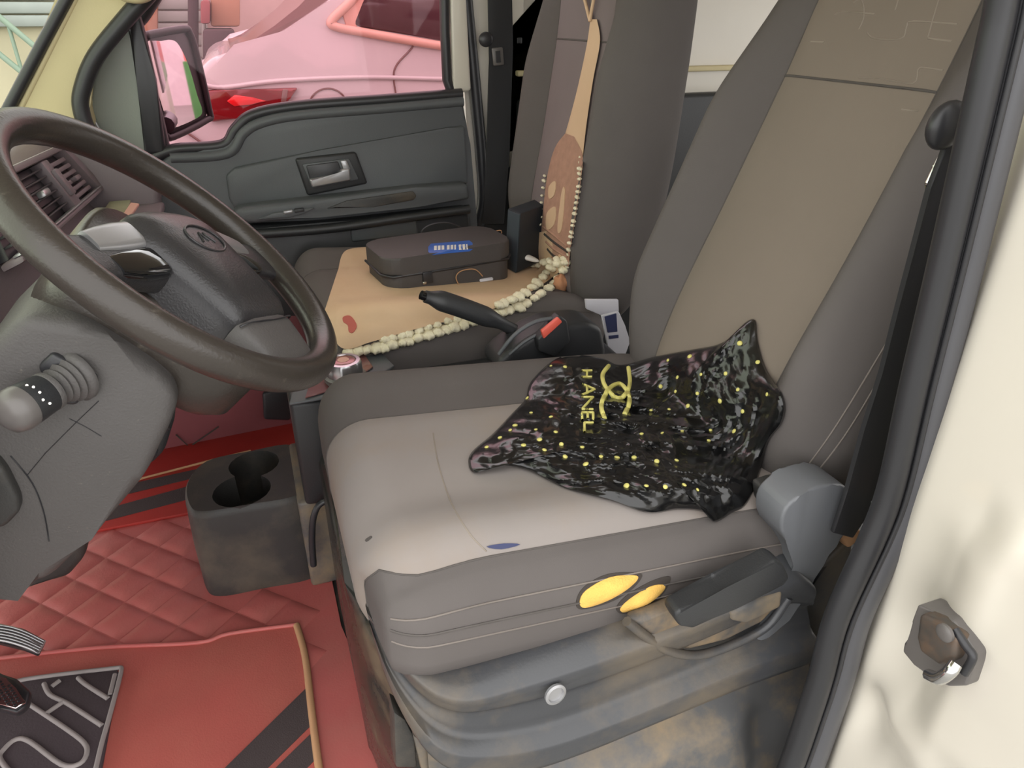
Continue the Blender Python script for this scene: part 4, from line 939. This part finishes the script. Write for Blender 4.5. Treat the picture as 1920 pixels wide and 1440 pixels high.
for u in ([(850, 300), (818, 350), (835, 415), (890, 470), (935, 455), (962, 395), (955, 310)], [(828, 578), (812, 510), (845, 430), (900, 395), (945, 430), (960, 490), (935, 555)]):
    line_on('gold_logo', [zq(*p) for p in u], BB, .0036, m_gold, bgt, 8, .0006)
# gold letters, reading downwards
def letter(ch, y0, y1, x0, x1):
    S_ = {'H': [[(0, 0), (0, 1)], [(1, 0), (1, 1)], [(0, .5), (1, .5)]], 'A': [[(0, 0), (.5, 1)], [(1, 0), (.5, 1)], [(.22, .4), (.78, .4)]], 'N': [[(0, 0), (0, 1)], [(0, 1), (1, 0)], [(1, 0), (1, 1)]],
          'E': [[(0, 0), (0, 1)], [(0, 0), (1, 0)], [(0, .5), (.8, .5)], [(0, 1), (1, 1)]], 'L': [[(0, 0), (0, 1)], [(0, 0), (1, 0)]]}[ch]
    out = []
    for s_ in S_:
        pts = []
        for i in range(7):
            t = i/6; s = s_[0][0]*(1-t)+s_[1][0]*t; u = s_[0][1]*(1-t)+s_[1][1]*t
            h = hit(BB, x0+(x1-x0)*u, y0+(y1-y0)*s, .0006)
            if h: pts.append(h)
        if len(pts) > 1: out.append(pts)
    bm_v = []; bm_f = []
    for pts in out:
        for i, p in enumerate(pts):
            t = (pts[min(i+1, len(pts)-1)]-pts[max(i-1, 0)]).normalized(); a = t.orthogonal().normalized(); b = t.cross(a)
            for q in range(6): bm_v.append(p+(a*math.cos(q*math.pi/3)+b*math.sin(q*math.pi/3))*.0019)
            if i:
                k = len(bm_v)-12
                for q in range(6): bm_f.append((k+q, k+(q+1) % 6, k+6+(q+1) % 6, k+6+q))
    mk('gold_letter', bm_v, bm_f, m_gold, bgt, 60)
for c_, y0, y1, x0, x1 in (('H', 695, 707, 1091, 1110), ('A', 720, 741, 1091, 1115), ('N', 745, 768, 1091, 1112), ('E', 774, 788, 1092, 1112), ('L', 793, 811, 1096, 1112)): letter(c_, y0, y1, x0, x1)
dm = bpy.data.meshes.new('gold_dot'); bm = bmesh.new(); bmesh.ops.create_icosphere(bm, subdivisions=2, radius=1); bmesh.ops.scale(bm, vec=(.0032, .0032, .0015), verts=bm.verts); bm.to_mesh(dm); bm.free(); fin(dm, 180); dm.materials.append(m_gold)
for X, Y in [(545, 300), (620, 305), (645, 240), (420, 470), (340, 530), (440, 548), (545, 570), (355, 615), (465, 637), (485, 690), (600, 715), (710, 730), (400, 720), (205, 730), (275, 680), (620, 780), (730, 820), (810, 780), (895, 785), (985, 785), (1105, 805), (1210, 800), (1025, 660), (1135, 655), (1240, 645), (1390, 640), (1515, 645), (1380, 695), (1075, 535), (1170, 530), (1270, 512), (1440, 485), (1125, 408), (1205, 435), (1320, 445), (1535, 425), (1215, 360), (1340, 345), (1470, 340), (1165, 270), (1280, 250), (1545, 180), (1640, 280), (1690, 450), (945, 935), (1050, 935), (1150, 940), (1320, 955), (1250, 930), (570, 650), (510, 745), (330, 640), (1560, 540)]:
    d = ray(*zq(X, Y)).normalized(); h = BB.ray_cast(CAM, d)
    if h[0]:
        nn = h[1] if h[1].dot(d) < 0 else -h[1]; o = obj('gold_dot', dm, None, bgt); o.location = h[0]+nn*.0005; o.rotation_mode = 'QUATERNION'; o.rotation_quaternion = nn.to_track_quat('Z', 'Y'); s_ = random.uniform(.75, 1.25); o.scale = (s_, s_, s_)

# ================================================================== OUTSIDE
car = thing('parked_car', 'white sedan parked outside the passenger window', 'car', (1.0, 4.2, -.6))
cb_ = pslab('car_body', [(300, 300), (305, 235), (360, 215), (376, 160), (372, 132), (398, 106), (445, 97), (532, 58), (612, 4), (680, -50), (800, -95), (1200, -110), (1300, 40), (1300, 420), (300, 420)], 'y', 3.40, 1.7, m_carw, car, .05, 4)
pslab('rear_window', [(430, 92), (470, 84), (515, 48), (560, 12), (610, -40), (640, -70), (680, -50), (612, 6), (532, 60), (446, 99)], 'y', 3.46, 1.4, m_brown, car, .01, 2)
pslab('quarter_window', [(655, 42), (668, 20), (695, -30), (1000, -40), (1000, 95), (830, 76), (680, 52)], 'y', 3.392, .03, m_carg, car, .01, 3)
tube('window_moulding', cr([at(u, v, 'y', 3.39) for u, v in ((700, -50), (660, 0), (622, 38), (630, 50), (690, 62), (830, 86), (1000, 108))], 5), .018, m_orange, car, 8)
pslab('pillar_trim', [(640, 20), (668, -20), (695, -20), (662, 40), (672, 50), (650, 52)], 'y', 3.39, .03, m_pinkcard, car, .008, 2)
tl = pslab('tail_light', [(380, 170), (455, 168), (560, 165), (545, 184), (538, 196), (450, 222), (396, 230), (384, 200)], 'y', 3.37, .08, m_tail, car, .012, 3)
pslab('lens_divider', [(530, 168), (540, 168), (536, 196), (526, 198)], 'y', 3.365, .02, m_brown, tl, .003, 2)
pslab('lens_inner', [(425, 190), (440, 178), (475, 183), (500, 190), (470, 196), (440, 200)], 'y', 3.365, .02, M('bright_lens', (214, 24, 30), .15, var=.2), tl, .004, 2)
tube('fuel_flap', [at(615+35*math.cos(q), 198+32*math.sin(q), 'y', 3.398) for q in [2*math.pi*k/40 for k in range(40)]], .004, m_brown, car, 6, True)
tube('body_crease', cr([at(u, v, 'y', 3.396) for u, v in ((380, 158), (420, 164), (520, 152), (680, 145), (830, 148), (1000, 150))], 5), .010, m_carw, car, 8)
tube('door_gap', cr([at(u, v, 'y', 3.397) for u, v in ((775, 75), (772, 90), (745, 120), (738, 145), (745, 190))], 5), .004, m_brown, car, 6)
tube('bumper_gap', cr([at(u, v, 'y', 3.39) for u, v in ((345, 245), (370, 262), (385, 275), (400, 300))], 5), .006, m_brown, car, 6)
lathe('wheel', [(.1, 0), (.30, .0), (.33, .03), (.33, .2), (.1, .2)], (.55, 3.38, -.28), (0, 1, 0), m_rubber, car, 32)
lathe('wheel', [(.1, 0), (.30, .0), (.33, .03), (.33, .2), (.1, .2)], (2.0, 3.38, -.28), (0, 1, 0), m_rubber, car, 32)
# yard things
def shutter(nm, label, x0, x1, z0, z1, y):
    s = thing(nm, label, 'shutter', ((x0+x1)/2, y, z0)); k = int((z1-z0)/.09)
    me = None
    for i in range(k):
        if me is None: o = box('shutter_slat', (0, 0, 0), (x1-x0, .03, .08), m_shut, s, .012, 2); me = o.data
        else: o = obj('shutter_slat', me, None, s)
        o.location = ((x0+x1)/2, y, z0+.045+.09*i)
shutter('roller_shutter', 'pale green roller shutter seen through the windscreen', -2.0, -1.15, .9, 2.6, 7.05)
shutter('roller_shutter', 'pink looking roller shutter above the wing mirror', -.62, -.12, .3, 2.6, 7.2)
ld = thing('ladder', 'pale green metal ladder leaning on the beige wall', 'ladder', (-1.5, 6.9, -.6))
l0, l1 = V((-2.3, 6.9, 1.5)), V((-1.05, 6.8, .1)); off_ = V((.0, .0, .33))
for q in (0, 1): tube('ladder_rail', [l0+off_*q, l1+off_*q+V((0, -.02, 0))], .022, m_green, ld, 8)
for k in range(7): t = (k+.5)/7; p = l0.lerp(l1, t); tube('ladder_rung', [p, p+off_], .014, m_green, ld, 8)
def yard(nm, label, cat, u0, v0, u1, v1, y, d, mat, bev=.02): return tag(pslab(nm, [(u0, v0), (u1, v0), (u1, v1), (u0, v1)], 'y', y, d, mat, None, bev, 2), label, cat)
yard('steel_post', 'purple grey post between the shutter and the crates', 'post', 352, -60, 372, 120, 6.9, .12, m_dark)
yard('steel_post', 'thin grey post right of the shutter', 'post', 378, -60, 386, 110, 6.8, .1, m_shut)
yard('wooden_crate', 'tan wooden crate stacked high beyond the white car', 'crate', 395, -30, 450, 50, 6.4, .5, m_crate)
yard('cardboard_carton', 'small reddish carton left of the tan crate', 'carton', 376, 0, 394, 45, 6.3, .4, M('dull_red_carton', (140, 84, 84), .8))
yard('dark_machine', 'dark machine standing under the tan crate', 'machine', 380, 55, 440, 130, 6.2, .5, m_dark)
yard('reddish_panel', 'reddish panel at the left edge of the side window', 'panel', 262, -40, 296, 90, 7.0, .05, m_crate)
# seen in the wing mirror: the yard behind the van
struct(box('wall_rear_yard', (19, 4, 1.0), (.2, 14, 3.4), M('pale_wall', (224, 214, 214), .8), bevel=0), 'pale yard wall behind the van', 'wall')
tag(box('green_hoarding', (15, 2.30, -.05), (.1, .5, 1.1), m_grass, None, .02, 2), 'green panel on the yard seen in the wing mirror', 'panel')
tag(box('shop_cabinet', (17.0, 2.35, .75), (.5, .5, .7), m_redb, None, .03, 2), 'red cabinet far behind seen in the wing mirror', 'cabinet')
